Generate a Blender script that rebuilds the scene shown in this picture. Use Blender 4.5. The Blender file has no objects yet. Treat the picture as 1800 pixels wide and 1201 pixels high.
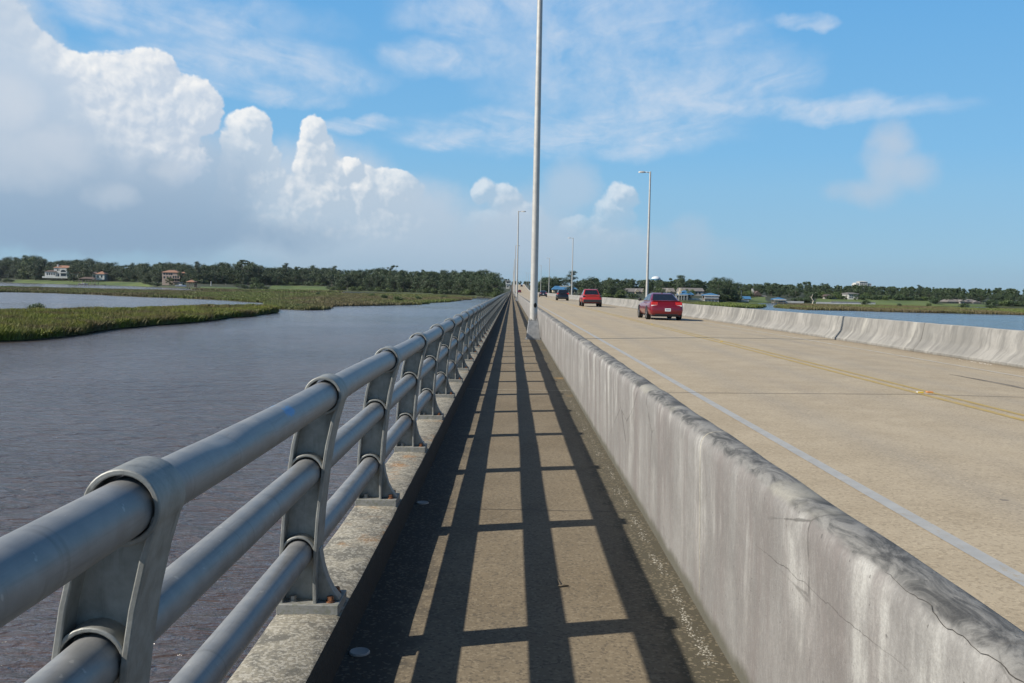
import bpy, bmesh, math, random
import numpy as np
from mathutils import Vector, Matrix, noise as mnoise

D = bpy.data
scene = bpy.context.scene
COL = scene.collection
rng = np.random.default_rng(7)
random.seed(7)
R = math.radians

# ------------------------------------------------------------------ camera
F_PX = 1650.0
EYE = Vector((0.0, 0.0, 1.55))
PITCH, ROLL, YAW = R(3.416), R(1.1), R(0.066)
fw = Vector((math.sin(YAW) * math.cos(PITCH), math.cos(YAW) * math.cos(PITCH), -math.sin(PITCH)))
r0 = Vector((math.cos(YAW), -math.sin(YAW), 0))
u0 = r0.cross(fw)
rt = math.cos(ROLL) * r0 + math.sin(ROLL) * u0
up = math.cos(ROLL) * u0 - math.sin(ROLL) * r0
cam_d = D.cameras.new('camera')
cam_d.sensor_width = 36.0
cam_d.lens = F_PX / 1800 * 36
cam_d.clip_start = 0.05
cam_d.clip_end = 30000
cam = D.objects.new('camera', cam_d)
COL.objects.link(cam)
cam.matrix_world = Matrix(((rt.x, up.x, -fw.x, EYE.x), (rt.y, up.y, -fw.y, EYE.y), (rt.z, up.z, -fw.z, EYE.z), (0, 0, 0, 1)))
scene.camera = cam

def ray(px, py):
    return (fw + rt * ((px - 900) / F_PX) - up * ((py - 600.5) / F_PX)).normalized()

def on_z(px, py, z):
    d = ray(px, py)
    t = (z - EYE.z) / d.z
    return EYE + d * t

def on_y(px, py, y):
    d = ray(px, py)
    return EYE + d * (y / d.y)

WATER = -4.45

# ------------------------------------------------------------------ node helper
class Sock:
    def __init__(s, nt, o): s.nt, s.o = nt, o
    def _m(s, op, *a, clamp=False):
        n = s.nt.nodes.new('ShaderNodeMath'); n.operation = op; n.use_clamp = clamp
        for i, v in enumerate((s,) + a):
            if isinstance(v, Sock): s.nt.links.new(v.o, n.inputs[i])
            else: n.inputs[i].default_value = v
        return Sock(s.nt, n.outputs[0])
    def __add__(s, b): return s._m('ADD', b)
    __radd__ = __add__
    def __sub__(s, b): return s._m('SUBTRACT', b)
    def __rsub__(s, b): return (s * -1.0) + b
    def __mul__(s, b): return s._m('MULTIPLY', b)
    __rmul__ = __mul__
    def __truediv__(s, b): return s._m('DIVIDE', b)
    def max(s, b): return s._m('MAXIMUM', b)
    def min(s, b): return s._m('MINIMUM', b)
    def smax(s, b, k): return s._m('SMOOTH_MAX', b, k)
    def pow(s, b): return s._m('POWER', b)
    def abs(s): return s._m('ABSOLUTE')
    def clamp(s): return s._m('ADD', 0.0, clamp=True)
    def gt(s, b): return s._m('GREATER_THAN', b)
    def step(s, a, b, smooth=True):
        n = s.nt.nodes.new('ShaderNodeMapRange'); n.interpolation_type = 'SMOOTHSTEP' if smooth else 'LINEAR'
        s.nt.links.new(s.o, n.inputs[0]); n.inputs[1].default_value = a; n.inputs[2].default_value = b
        n.inputs[3].default_value = 0; n.inputs[4].default_value = 1
        return Sock(s.nt, n.outputs[0])

def comb(nt, x, y, z=0.0):
    n = nt.nodes.new('ShaderNodeCombineXYZ')
    for i, v in enumerate((x, y, z)):
        if isinstance(v, Sock): nt.links.new(v.o, n.inputs[i])
        else: n.inputs[i].default_value = v
    return Sock(nt, n.outputs[0])

def sep(s):
    n = s.nt.nodes.new('ShaderNodeSeparateXYZ'); s.nt.links.new(s.o, n.inputs[0])
    return [Sock(s.nt, o) for o in n.outputs]

def noise(vec, scale, detail=4.0, rough=0.55, dist=0.0, color=False, ntype='FBM'):
    nt = vec.nt
    n = nt.nodes.new('ShaderNodeTexNoise'); n.noise_type = ntype
    nt.links.new(vec.o, n.inputs['Vector'])
    n.inputs['Scale'].default_value = scale; n.inputs['Detail'].default_value = detail
    n.inputs['Roughness'].default_value = rough; n.inputs['Distortion'].default_value = dist
    return Sock(nt, n.outputs[1 if color else 0])

def voronoi(vec, scale, feature='F1', out='Distance', rnd=1.0):
    nt = vec.nt
    n = nt.nodes.new('ShaderNodeTexVoronoi'); n.feature = feature
    nt.links.new(vec.o, n.inputs['Vector']); n.inputs['Scale'].default_value = scale
    n.inputs['Randomness'].default_value = rnd
    return Sock(nt, n.outputs[out])

def mixc(nt, f, a, b, mode='MIX'):
    n = nt.nodes.new('ShaderNodeMix'); n.data_type = 'RGBA'; n.blend_type = mode
    for i, v in ((0, f), (6, a), (7, b)):
        if isinstance(v, Sock): nt.links.new(v.o, n.inputs[i])
        elif i == 0: n.inputs[0].default_value = v
        else: n.inputs[i].default_value = (v[0], v[1], v[2], 1)
    return Sock(nt, n.outputs[2])

def vscale(vec, sx, sy, sz):
    n = vec.nt.nodes.new('ShaderNodeVectorMath'); n.operation = 'MULTIPLY'
    vec.nt.links.new(vec.o, n.inputs[0]); n.inputs[1].default_value = (sx, sy, sz)
    return Sock(vec.nt, n.outputs[0])

MATS = {}
def material(name, color=(0.5, 0.5, 0.5), rough=0.6, metal=0.0, fn=None, bump=None, **kw):
    """fn(nt, P, N) -> dict(color=, rough=, height=(sock, strength, distance))"""
    m = D.materials.new(name); m.use_nodes = True
    nt = m.node_tree; b = nt.nodes['Principled BSDF']
    b.inputs['Base Color'].default_value = (*color, 1)
    b.inputs['Roughness'].default_value = rough
    b.inputs['Metallic'].default_value = metal
    for k, v in kw.items():
        b.inputs[k.replace('_', ' ')].default_value = v
    if fn:
        g = nt.nodes.new('ShaderNodeNewGeometry')
        P, N = Sock(nt, g.outputs['Position']), Sock(nt, g.outputs['Normal'])
        r = fn(nt, P, N)
        if 'color' in r:
            kk = r.get('gain', 1.0)
            cc = r['color'] if kk == 1.0 else vscale(r['color'], kk, kk, kk)
            nt.links.new(cc.o, b.inputs['Base Color'])
        if 'rough' in r: nt.links.new(r['rough'].o, b.inputs['Roughness'])
        if 'metal' in r: nt.links.new(r['metal'].o, b.inputs['Metallic'])
        if 'height' in r:
            h, st, di = r['height']
            bn = nt.nodes.new('ShaderNodeBump'); bn.inputs['Strength'].default_value = st; bn.inputs['Distance'].default_value = di
            nt.links.new(h.o, bn.inputs['Height']); nt.links.new(bn.outputs[0], b.inputs['Normal'])
    MATS[name] = m
    return m

def objinfo(nt, out='Random'):
    n = nt.nodes.new('ShaderNodeObjectInfo'); return Sock(nt, n.outputs[out])

def attr(nt, name, out='Fac'):
    n = nt.nodes.new('ShaderNodeAttribute'); n.attribute_name = name
    return Sock(nt, n.outputs[out])

# ------------------------------------------------------------------ mesh helpers
class MB:
    def __init__(s): s.v, s.f = [], []
    def add(s, vs, fs):
        o = len(s.v); s.v += [tuple(v) for v in vs]; s.f += [tuple(i + o for i in f) for f in fs]
    def box(s, x0, x1, y0, y1, z0, z1):
        s.add([(x0, y0, z0), (x1, y0, z0), (x1, y1, z0), (x0, y1, z0), (x0, y0, z1), (x1, y0, z1), (x1, y1, z1), (x0, y1, z1)],
              [(0, 3, 2, 1), (4, 5, 6, 7), (0, 1, 5, 4), (1, 2, 6, 5), (2, 3, 7, 6), (3, 0, 4, 7)])
    def frustum(s, c, w0, d0, w1, d1, z0, z1):
        cx, cy = c
        a = [(cx + sx * w / 2, cy + sy * d / 2, z) for z, w, d in ((z0, w0, d0), (z1, w1, d1)) for sx, sy in ((-1, -1), (1, -1), (1, 1), (-1, 1))]
        s.add(a, [(0, 3, 2, 1), (4, 5, 6, 7), (0, 1, 5, 4), (1, 2, 6, 5), (2, 3, 7, 6), (3, 0, 4, 7)])
    def tube(s, pts, rad, n=12, cap=True):
        """pts: list of Vector; rad: float or list"""
        k = len(pts); pts = [Vector(p) for p in pts]
        if not isinstance(rad, (list, tuple)): rad = [rad] * k
        vs = []
        for i, p in enumerate(pts):
            t = (pts[min(i + 1, k - 1)] - pts[max(i - 1, 0)]).normalized()
            a = Vector((0, 0, 1)) if abs(t.z) < 0.9 else Vector((1, 0, 0))
            e1 = a.cross(t).normalized(); e2 = t.cross(e1)
            for j in range(n):
                q = 2 * math.pi * j / n
                vs.append(p + rad[i] * (math.cos(q) * e1 + math.sin(q) * e2))
        fs = [(i * n + j, i * n + (j + 1) % n, (i + 1) * n + (j + 1) % n, (i + 1) * n + j) for i in range(k - 1) for j in range(n)]
        if cap: fs += [tuple(range(n - 1, -1, -1)), tuple((k - 1) * n + j for j in range(n))]
        s.add(vs, fs)
    def strip(s, profile, ys, fn, closed=False, cap=True):
        """extrude an (x, z) profile along y; fn(x, y, z) -> world point"""
        n = len(profile)
        vs = [fn(x, y, z) for y in ys for x, z in profile]
        m = n if closed else n - 1
        fs = [(i * n + j, i * n + (j + 1) % n, (i + 1) * n + (j + 1) % n, (i + 1) * n + j) for i in range(len(ys) - 1) for j in range(m)]
        if closed and cap:
            fs += [tuple(range(n - 1, -1, -1)), tuple((len(ys) - 1) * n + j for j in range(n))]
        s.add(vs, fs)
    def prism(s, poly, z0, z1):
        n = len(poly)
        s.add([(x, y, z0) for x, y in poly] + [(x, y, z1) for x, y in poly],
              [tuple(range(n - 1, -1, -1)), tuple(range(n, 2 * n))] + [(i, (i + 1) % n, n + (i + 1) % n, n + i) for i in range(n)])
    def prism_xz(s, poly, y0, y1):
        n = len(poly)
        s.add([(x, y0, z) for x, z in poly] + [(x, y1, z) for x, z in poly],
              [tuple(range(n)), tuple(range(2 * n - 1, n - 1, -1))] + [(i, n + i, n + (i + 1) % n, (i + 1) % n) for i in range(n)])
    def sphere(s, c, r, n=12, m=8, sc=(1, 1, 1), z0=-1):
        vs, fs = [], []
        for i in range(m + 1):
            t = math.pi * i / m
            for j in range(n):
                q = 2 * math.pi * j / n
                vs.append((c[0] + r * sc[0] * math.sin(t) * math.cos(q), c[1] + r * sc[1] * math.sin(t) * math.sin(q), c[2] + r * sc[2] * math.cos(t)))
        for i in range(m):
            for j in range(n):
                fs.append((i * n + j, (i + 1) * n + j, (i + 1) * n + (j + 1) % n, i * n + (j + 1) % n))
        s.add(vs, fs)
    def build(s, name, mat, parent=None, smooth=False, bevel=0.0, seg=2, angle=40):
        off = world_loc(parent) if parent else Vector((0, 0, 0))
        me = D.meshes.new(name)
        me.from_pydata([tuple(Vector(v) - off) for v in s.v], [], s.f)
        bm = bmesh.new(); bm.from_mesh(me)
        bmesh.ops.recalc_face_normals(bm, faces=bm.faces)
        bm.to_mesh(me); bm.free()
        return finish(name, me, mat, parent, smooth, bevel, seg, angle)

def world_loc(o):
    v = Vector((0, 0, 0))
    while o is not None:
        v = v + o.location; o = o.parent
    return v

def finish(name, me, mat, parent=None, smooth=False, bevel=0.0, seg=2, angle=40):
    if mat: me.materials.append(mat if not isinstance(mat, str) else MATS[mat])
    if smooth:
        me.polygons.foreach_set('use_smooth', [True] * len(me.polygons))
        if smooth == 'auto':
            me.set_sharp_from_angle(angle=R(angle))
    o = D.objects.new(name, me); COL.objects.link(o)
    if parent: o.parent = parent
    if bevel:
        md = o.modifiers.new('bevel', 'BEVEL'); md.width = bevel; md.segments = seg; md.limit_method = 'ANGLE'; md.angle_limit = R(30)
    return o

def np_mesh(name, verts, faces, k):
    me = D.meshes.new(name)
    verts = np.asarray(verts, np.float32); faces = np.asarray(faces, np.int32)
    me.vertices.add(len(verts)); me.vertices.foreach_set('co', verts.ravel())
    me.loops.add(faces.size); me.loops.foreach_set('vertex_index', faces.ravel())
    me.polygons.add(len(faces))
    me.polygons.foreach_set('loop_start', np.arange(len(faces), dtype=np.int32) * k)
    me.update(calc_edges=True)
    return me

def tag(o, label=None, cat=None, group=None, kind=None):
    if label: o['label'] = label
    if cat: o['category'] = cat
    if group: o['group'] = group
    if kind: o['kind'] = kind
    return o

def thing(name, loc, label, cat, group=None):
    o = D.objects.new(name, None); COL.objects.link(o); o.location = loc; o.empty_display_size = 0.2
    return tag(o, label, cat, group)

def copy_tree(o, parent=None):
    c = o.copy(); COL.objects.link(c)
    if parent: c.parent = parent
    for ch in list(o.children): copy_tree(ch, c)
    return c

def struct(o): o['kind'] = 'structure'; return o

# ------------------------------------------------------------------ bridge profile
GR = -0.0055
PK = [(-400, 0), (0, 0), (30, 0.04), (90, 0.09), (150, 0.11), (230, 0.15), (300, 0.18), (420, 0.24), (500, 0.40), (600, 1.15), (700, 2.8), (813, 5.3), (870, 6.7), (930, 7.6), (1000, 7.4), (1100, 5.5)]
def prof(y):
    k = PK
    if y <= k[0][0]: return GR * y
    for i in range(len(k) - 1):
        if y <= k[i + 1][0]: break
    def tan(j):
        if j <= 0 or j >= len(k) - 1: return 0.0
        a = (k[j][1] - k[j - 1][1]) / (k[j][0] - k[j - 1][0]); b = (k[j + 1][1] - k[j][1]) / (k[j + 1][0] - k[j][0])
        return 0 if a * b <= 0 else 2 * a * b / (a + b)
    h = k[i + 1][0] - k[i][0]; t = min(1, max(0, (y - k[i][0]) / h))
    h00 = 2 * t**3 - 3 * t**2 + 1; h10 = t**3 - 2 * t**2 + t; h01 = -2 * t**3 + 3 * t**2; h11 = t**3 - t**2
    return GR * y + h00 * k[i][1] + h10 * h * tan(i) + h01 * k[i + 1][1] + h11 * h * tan(i + 1)

YEND = 1090.0
def yrange(y0, *steps):
    """steps: (until, step) pairs"""
    ys = [y0]
    for lim, st in steps:
        while ys[-1] < lim - 1e-6: ys.append(min(lim, ys[-1] + st))
    return ys
# ------------------------------------------------------------------ materials
def m_alu(nt, P, N):
    n1 = noise(P, 14, 5, 0.6); n2 = noise(vscale(P, 90, 5, 90), 1.0, 3, 0.6); n3 = noise(P, 3.2, 5, 0.62)
    c = mixc(nt, n1.step(0.3, 0.7), (0.31, 0.317, 0.32), (0.40, 0.403, 0.40))
    c = mixc(nt, n2.step(0.52, 0.78) * 0.4, c, (0.20, 0.20, 0.20))
    c = mixc(nt, n3.step(0.52, 0.70) * 0.35, c, (0.52, 0.52, 0.50))
    drip = noise(vscale(P, 3, 26, 3), 1.0, 4, 0.65).step(0.58, 0.74)
    c = mixc(nt, drip * 0.45, c, (0.19, 0.185, 0.175))
    spot = noise(P, 34, 2, 0.5).step(0.70, 0.74)
    c = mixc(nt, spot * 0.6, c, (0.60, 0.60, 0.57))
    px_, py_, pz_ = sep(P)
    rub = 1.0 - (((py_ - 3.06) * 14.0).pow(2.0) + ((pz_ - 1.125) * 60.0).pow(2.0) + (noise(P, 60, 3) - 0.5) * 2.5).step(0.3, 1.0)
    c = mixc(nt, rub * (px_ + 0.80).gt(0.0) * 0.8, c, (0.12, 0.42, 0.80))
    return dict(gain=0.62, color=c, rough=n1 * 0.2 + n3 * 0.15 + 0.30, height=(n1 * 0.4 + n3 * 0.8, 0.10, 0.012))
material('pipe_aluminium', metal=0.30, fn=m_alu)
def m_cast(nt, P, N):
    n1 = noise(P, 20, 5, 0.6); n2 = noise(P, 160, 2, 0.5); n3 = noise(vscale(P, 30, 30, 5), 1, 4, 0.6)
    c = mixc(nt, n1.step(0.3, 0.7), (0.30, 0.305, 0.285), (0.43, 0.435, 0.41))
    c = mixc(nt, n3.step(0.52, 0.75) * 0.55, c, (0.12, 0.12, 0.11))
    return dict(gain=0.66, color=c, rough=n1 * 0.2 + 0.45, height=(n2, 0.12, 0.004))
material('cast_aluminium', metal=0.35, fn=m_cast)
def m_plate(nt, P, N):
    n1 = noise(P, 30, 5, 0.6)
    z = sep(P)[2]
    c = mixc(nt, n1.step(0.3, 0.7), (0.30, 0.30, 0.28), (0.40, 0.395, 0.37))
    moss = noise(P, 55, 3, 0.6).step(0.5, 0.62)
    c = mixc(nt, moss * 0.35, c, (0.16, 0.17, 0.07))
    return dict(gain=0.7, color=c, rough=n1 * 0.2 + 0.5, height=(n1, 0.1, 0.004))
material('plate_metal', metal=0.3, fn=m_plate)
material('rust', (0.16, 0.06, 0.025), 0.85, fn=lambda nt, P, N: dict(color=mixc(nt, noise(P, 120, 3).step(0.35, 0.65), (0.07, 0.03, 0.018), (0.26, 0.10, 0.035))))
material('bolt_grey', (0.25, 0.25, 0.24), 0.5, 0.6)

def m_road(nt, P, N):
    x, y, z = sep(P)
    fine = noise(P, 75, 2, 0.6); grit = voronoi(P, 55, out='Color')
    g = sep(grit)[0]
    med = noise(P, 1.3, 5, 0.6); big = noise(vscale(P, 1, 0.12, 1), 0.9, 4, 0.55)
    c = mixc(nt, med.step(0.25, 0.75), (0.435, 0.356, 0.243), (0.525, 0.438, 0.310))
    # worn, smoother grey wheel paths of both lanes
    wp = None
    for xc in (3.75, 5.4, 7.4, 9.1):
        w = 1.0 - ((x - xc).abs() * 2.2).min(1.0)
        wp = w if wp is None else wp.max(w)
    c = mixc(nt, wp * 0.65 * big.step(0.15, 0.75), c, (0.37, 0.325, 0.26))
    # oily strip in lane centres
    oil = (1.0 - ((x - 4.55).abs() * 1.8).min(1.0)).max(1.0 - ((x - 8.25).abs() * 1.8).min(1.0))
    c = mixc(nt, oil * 0.30 * big.step(0.35, 0.7), c, (0.30, 0.26, 0.22))
    # dirt along the barriers
    dirt = (1.0 - ((x - 11.25).abs() * 1.1).min(1.0)).pow(1.5).max((1.0 - ((x - 1.25).abs() * 1.0).min(1.0)) * 0.6)
    c = mixc(nt, dirt * (noise(vscale(P, 2, 0.5, 1), 2, 4).step(0.25, 0.7) * 0.5 + 0.35), c, (0.27, 0.21, 0.14))
    # exposed aggregate speckle
    c = mixc(nt, g.gt(0.80) * 0.34, c, (0.20, 0.155, 0.10))
    c = mixc(nt, (1.0 - g).gt(0.90) * 0.35, c, (0.68, 0.57, 0.40))
    c = mixc(nt, fine.step(0.55, 0.75) * 0.2, c, (0.30, 0.24, 0.16))
    pat = noise(vscale(P, 1, 0.3, 1), 0.5, 5, 0.6).step(0.56, 0.66)
    c = mixc(nt, pat * 0.22, c, (0.60, 0.51, 0.37))
    # small scattered dark spots
    sp = noise(P, 5.5, 2, 0.5).step(0.74, 0.78)
    c = mixc(nt, sp * 0.6, c, (0.12, 0.10, 0.09))
    return dict(gain=0.66, color=c, rough=fine * 0.1 + 0.82, height=(fine + g * 0.6, 0.35, 0.006))
material('road_surface', fn=m_road)

def m_walk(nt, P, N):
    x, y, z = sep(P)
    fine = noise(P, 95, 3, 0.65); grit = sep(voronoi(P, 80, out='Color'))[0]
    med = noise(vscale(P, 1.0, 0.6, 1), 2.2, 6, 0.62); big = noise(P, 0.45, 3, 0.5)
    broom = noise(vscale(P, 3, 60, 1), 1.0, 3, 0.6)
    c = mixc(nt, med.step(0.25, 0.75), (0.175, 0.134, 0.080), (0.25, 0.196, 0.123))
    c = mixc(nt, big.step(0.35, 0.7) * 0.4, c, (0.28, 0.235, 0.165))
    c = mixc(nt, broom.step(0.5, 0.75) * 0.22, c, (0.12, 0.10, 0.07))
    # green-black grime towards the parapet edge
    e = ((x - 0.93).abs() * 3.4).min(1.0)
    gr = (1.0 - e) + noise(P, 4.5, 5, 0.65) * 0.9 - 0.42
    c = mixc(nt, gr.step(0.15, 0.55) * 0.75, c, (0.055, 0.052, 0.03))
    oc = noise(P, 1.7, 4, 0.6).step(0.56, 0.68) * (1.0 - ((x - 0.86).abs() * 6.0).min(1.0))
    c = mixc(nt, oc * y.step(6.0, 16.0) * 0.85, c, (0.34, 0.20, 0.05))
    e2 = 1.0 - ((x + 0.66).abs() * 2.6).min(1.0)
    c = mixc(nt, (e2 + noise(P, 6, 4) * 0.8 - 0.4).step(0.1, 0.65) * 0.85, c, (0.045, 0.042, 0.034))  # kerb side: grime, with the kerb's shade painted in darker and wider
    c = mixc(nt, grit.gt(0.84) * 0.40, c, (0.37, 0.305, 0.205))
    c = mixc(nt, (1.0 - grit).gt(0.86) * 0.5, c, (0.075, 0.062, 0.045))
    return dict(gain=0.66, color=c, rough=fine * 0.15 + 0.8, height=(fine + grit * 0.5, 0.4, 0.004))
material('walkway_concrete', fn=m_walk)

def m_kerb(nt, P, N):
    x, y, z = sep(P)
    fine = noise(P, 85, 3, 0.7); grit = sep(voronoi(P, 90, out='Color'))[0]
    med = noise(P, 3.2, 6, 0.65); lich = noise(P, 7, 6, 0.7, 0.6)
    c = mixc(nt, med.step(0.3, 0.7), (0.27, 0.245, 0.19), (0.39, 0.36, 0.285))
    c = mixc(nt, lich.step(0.44, 0.60) * 0.80, c, (0.13, 0.125, 0.105))
    c = mixc(nt, noise(P, 2.6, 5, 0.65).step(0.56, 0.68) * 0.8, c, (0.36, 0.19, 0.065))
    c = mixc(nt, grit.gt(0.7) * 0.4, c, (0.66, 0.63, 0.55))
    c = mixc(nt, (1.0 - grit).gt(0.8) * 0.45, c, (0.16, 0.15, 0.13))
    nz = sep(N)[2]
    c = mixc(nt, (1.0 - nz.step(0.3, 0.8)) * 0.94, c, (0.022, 0.020, 0.016))  # upright faces: shade painted in as near-black colour, along with dirt
    return dict(gain=0.66, color=c, rough=fine * 0.1 + 0.85, height=(fine + lich * 0.5, 0.5, 0.006))
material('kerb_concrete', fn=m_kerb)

def streaks(nt, P, ysc, zsc, seed):
    x, y, z = sep(P)
    v = comb(nt, x * 0.3 + seed, y * ysc, z * zsc)
    return v
def m_parapet(nt, P, N):
    x, y, z0 = sep(P)
    nz = sep(N)[2]
    z = z0 - y * GR
    base = noise(P, 1.1, 5, 0.6)
    c = mixc(nt, base.step(0.3, 0.7), (0.29, 0.279, 0.265), (0.38, 0.367, 0.35))
    s1 = noise(comb(nt, y * 3.4, z * 0.75, 3.1), 1.0, 5, 0.62)
    s2 = noise(comb(nt, y * 17.0, z * 1.1, 9.0), 1.0, 4, 0.6)
    s3 = noise(comb(nt, y * 3.0, z * 0.35, 21.0), 1.0, 4, 0.6)
    s4 = noise(comb(nt, y * 40.0, z * 2.0, 5.0), 1.0, 3, 0.6)
    zn = noise(comb(nt, y * 2.4, 0.0, 44.0), 1.0, 3, 0.6)
    # mauve-brown algae staining in broad curtains
    c = mixc(nt, s3.step(0.42, 0.64) * 0.55, c, (0.205, 0.165, 0.155))
    c = mixc(nt, s2.step(0.48, 0.72) * 0.38 * noise(P, 0.9, 3, 0.5).step(0.35, 0.65), c, (0.15, 0.146, 0.143))
    # white lime runs starting under the top edge
    run = s1.step(0.49, 0.64) * (z + zn * 0.9).step(0.42, 1.10)
    c = mixc(nt, run * (noise(comb(nt, y * 6.0, z * 3.0, 7.0), 1.0, 5, 0.65).step(0.25, 0.65) * 0.55 + 0.35), c, (0.64, 0.63, 0.595))
    c = mixc(nt, (s4 * 0.5 + s2 * 0.5).step(0.56, 0.68) * 0.3 * z.step(0.1, 0.8), c, (0.47, 0.465, 0.455))
    blot = noise(P, 3.2, 6, 0.65); gr = noise(vscale(P, 60, 60, 22), 1.0, 3, 0.7)
    c = mixc(nt, blot.step(0.42, 0.66) * 0.55, c, (0.235, 0.222, 0.21))
    c = mixc(nt, gr.step(0.42, 0.62) * 0.16, c, (0.20, 0.19, 0.18))
    c = mixc(nt, (1.0 - gr).step(0.50, 0.66) * 0.12, c, (0.60, 0.59, 0.56))
    # top: dark lichen with swirls
    lich = noise(vscale(P, 2.2, 0.8, 1), 5.0, 7, 0.68, 1.2); l2 = noise(P, 1.3, 4, 0.6)
    top = (nz + noise(P, 9, 4) * 0.5 - 0.25).step(0.35, 0.8)
    tc = mixc(nt, lich.step(0.38, 0.62), (0.060, 0.061, 0.060), (0.30, 0.293, 0.275))
    tc = mixc(nt, l2.step(0.58, 0.68) * 0.7, tc, (0.44, 0.42, 0.355))
    c = mixc(nt, top, c, tc)
    # damp moss at the foot
    foot = (1.0 - (z * 8.0).min(1.0)) + noise(P, 5, 5, 0.65) * 0.8 - 0.45
    c = mixc(nt, foot.step(0.1, 0.65) * 0.85, c, (0.10, 0.095, 0.06))
    # hairline cracks
    cr = voronoi(vscale(P, 0.5, 0.9, 1.4), 0.8, 'DISTANCE_TO_EDGE')
    wob = noise(P, 6, 4, 0.6)
    c = mixc(nt, (1.0 - (cr + (wob - 0.5) * 0.03).abs().step(0.001, 0.006)) * noise(P, 0.7, 2).step(0.5, 0.6) * 0.75, c, (0.10, 0.095, 0.085))
    fine = noise(P, 110, 3, 0.7)
    pit = noise(P, 38, 2, 0.5).step(0.70, 0.76)
    c = mixc(nt, pit * 0.6, c, (0.10, 0.096, 0.09))
    c = mixc(nt, fine.step(0.35, 0.7) * 0.30, c, (0.16, 0.155, 0.15))
    return dict(gain=0.66, color=c, rough=fine * 0.1 + 0.82, height=(fine * 0.5 + base * 1.2 + lich * top * 0.8 - pit * 0.4, 0.45, 0.008))
material('parapet_concrete', fn=m_parapet)

def m_barrier(nt, P, N):
    x, y, z0 = sep(P)
    nz = sep(N)[2]
    z = z0 - y * GR
    base = noise(P, 0.8, 5, 0.6)
    c = mixc(nt, base.step(0.3, 0.7), (0.31, 0.298, 0.274), (0.42, 0.405, 0.375))
    blot = noise(P, 2.4, 6, 0.65)
    c = mixc(nt, blot.step(0.46, 0.66) * 0.5, c, (0.23, 0.222, 0.205))
    sh = y + (x * 0.6) + noise(P, 3.0, 3, 0.5) * 0.25
    s1 = noise(comb(nt, sh * 1.7, z * 0.5, 13.1), 1.0, 4, 0.6)
    s2 = noise(comb(nt, sh * 4.5, z * 0.8, 19.0), 1.0, 4, 0.6)
    s3 = noise(comb(nt, sh * 0.6, z * 0.4, 31.0), 1.0, 3, 0.6)
    c = mixc(nt, s2.step(0.44, 0.62) * 0.65, c, (0.19, 0.185, 0.173))
    c = mixc(nt, s3.step(0.44, 0.62) * 0.6, c, (0.20, 0.195, 0.182))
    c = mixc(nt, s1.step(0.56, 0.72) * 0.6, c, (0.58, 0.56, 0.50))
    foot = (1.0 - ((z - 0.02) * 9.0).min(1.0)) + noise(P, 4, 4) * 0.5 - 0.25
    c = mixc(nt, foot.step(0.2, 0.7) * 0.8, c, (0.17, 0.14, 0.095))
    rub = noise(vscale(P, 1, 0.25, 3), 2.2, 4, 0.6).step(0.60, 0.72) * (1.0 - ((z - 0.5).abs() * 5.0).min(1.0))
    c = mixc(nt, rub * 0.6, c, (0.24, 0.235, 0.23))
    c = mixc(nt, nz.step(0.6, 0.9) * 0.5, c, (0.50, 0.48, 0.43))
    fine = noise(P, 60, 3, 0.7)
    return dict(gain=0.64, color=c, rough=fine * 0.1 + 0.82, height=(fine * 0.5 + base, 0.3, 0.01))
material('barrier_concrete', fn=m_barrier)
material('deck_concrete', fn=lambda nt, P, N: dict(color=mixc(nt, noise(P, 1.5, 5).step(0.3, 0.7), (0.26, 0.25, 0.22), (0.38, 0.36, 0.32)), height=(noise(P, 30, 4), 0.3, 0.01)), rough=0.9)

def paint(c0, c1, under, lo, hi, rough=0.7):
    def f(nt, P, N):
        w = noise(P, 42, 5, 0.7) * 0.55 + noise(vscale(P, 3, 1, 1), 3.5, 4, 0.6) * 0.45
        c = mixc(nt, noise(P, 6, 4).step(0.3, 0.7), c0, c1)
        return dict(gain=0.66, color=mixc(nt, w.step(lo, hi), c, under))
    return f
material('white_paint', fn=paint((0.41, 0.415, 0.41), (0.48, 0.485, 0.475), (0.42, 0.36, 0.27), 0.52, 0.66), rough=0.75)
material('worn_white_paint', fn=paint((0.60, 0.57, 0.50), (0.56, 0.52, 0.44), (0.46, 0.38, 0.27), 0.44, 0.60), rough=0.75)
material('yellow_paint', fn=paint((0.50, 0.34, 0.075), (0.55, 0.40, 0.13), (0.46, 0.36, 0.21), 0.47, 0.62), rough=0.75)
material('joint_sealant', fn=lambda nt, P, N: dict(color=mixc(nt, noise(P, 9, 4).step(0.35, 0.65), (0.035, 0.033, 0.03), (0.12, 0.10, 0.08))), rough=0.8)
material('joint_sand', fn=lambda nt, P, N: dict(color=mixc(nt, noise(P, 30, 4).step(0.35, 0.65), (0.46, 0.42, 0.34), (0.30, 0.27, 0.21))), rough=0.9)
def m_skid(nt, P, N):
    n = noise(vscale(P, 14, 0.5, 1), 1.0, 4, 0.6)
    return dict(gain=0.66, color=mixc(nt, n.step(0.40, 0.62), (0.05, 0.045, 0.042), (0.40, 0.34, 0.26)))
material('tyre_rubber_mark', fn=m_skid, rough=0.8)

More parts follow.
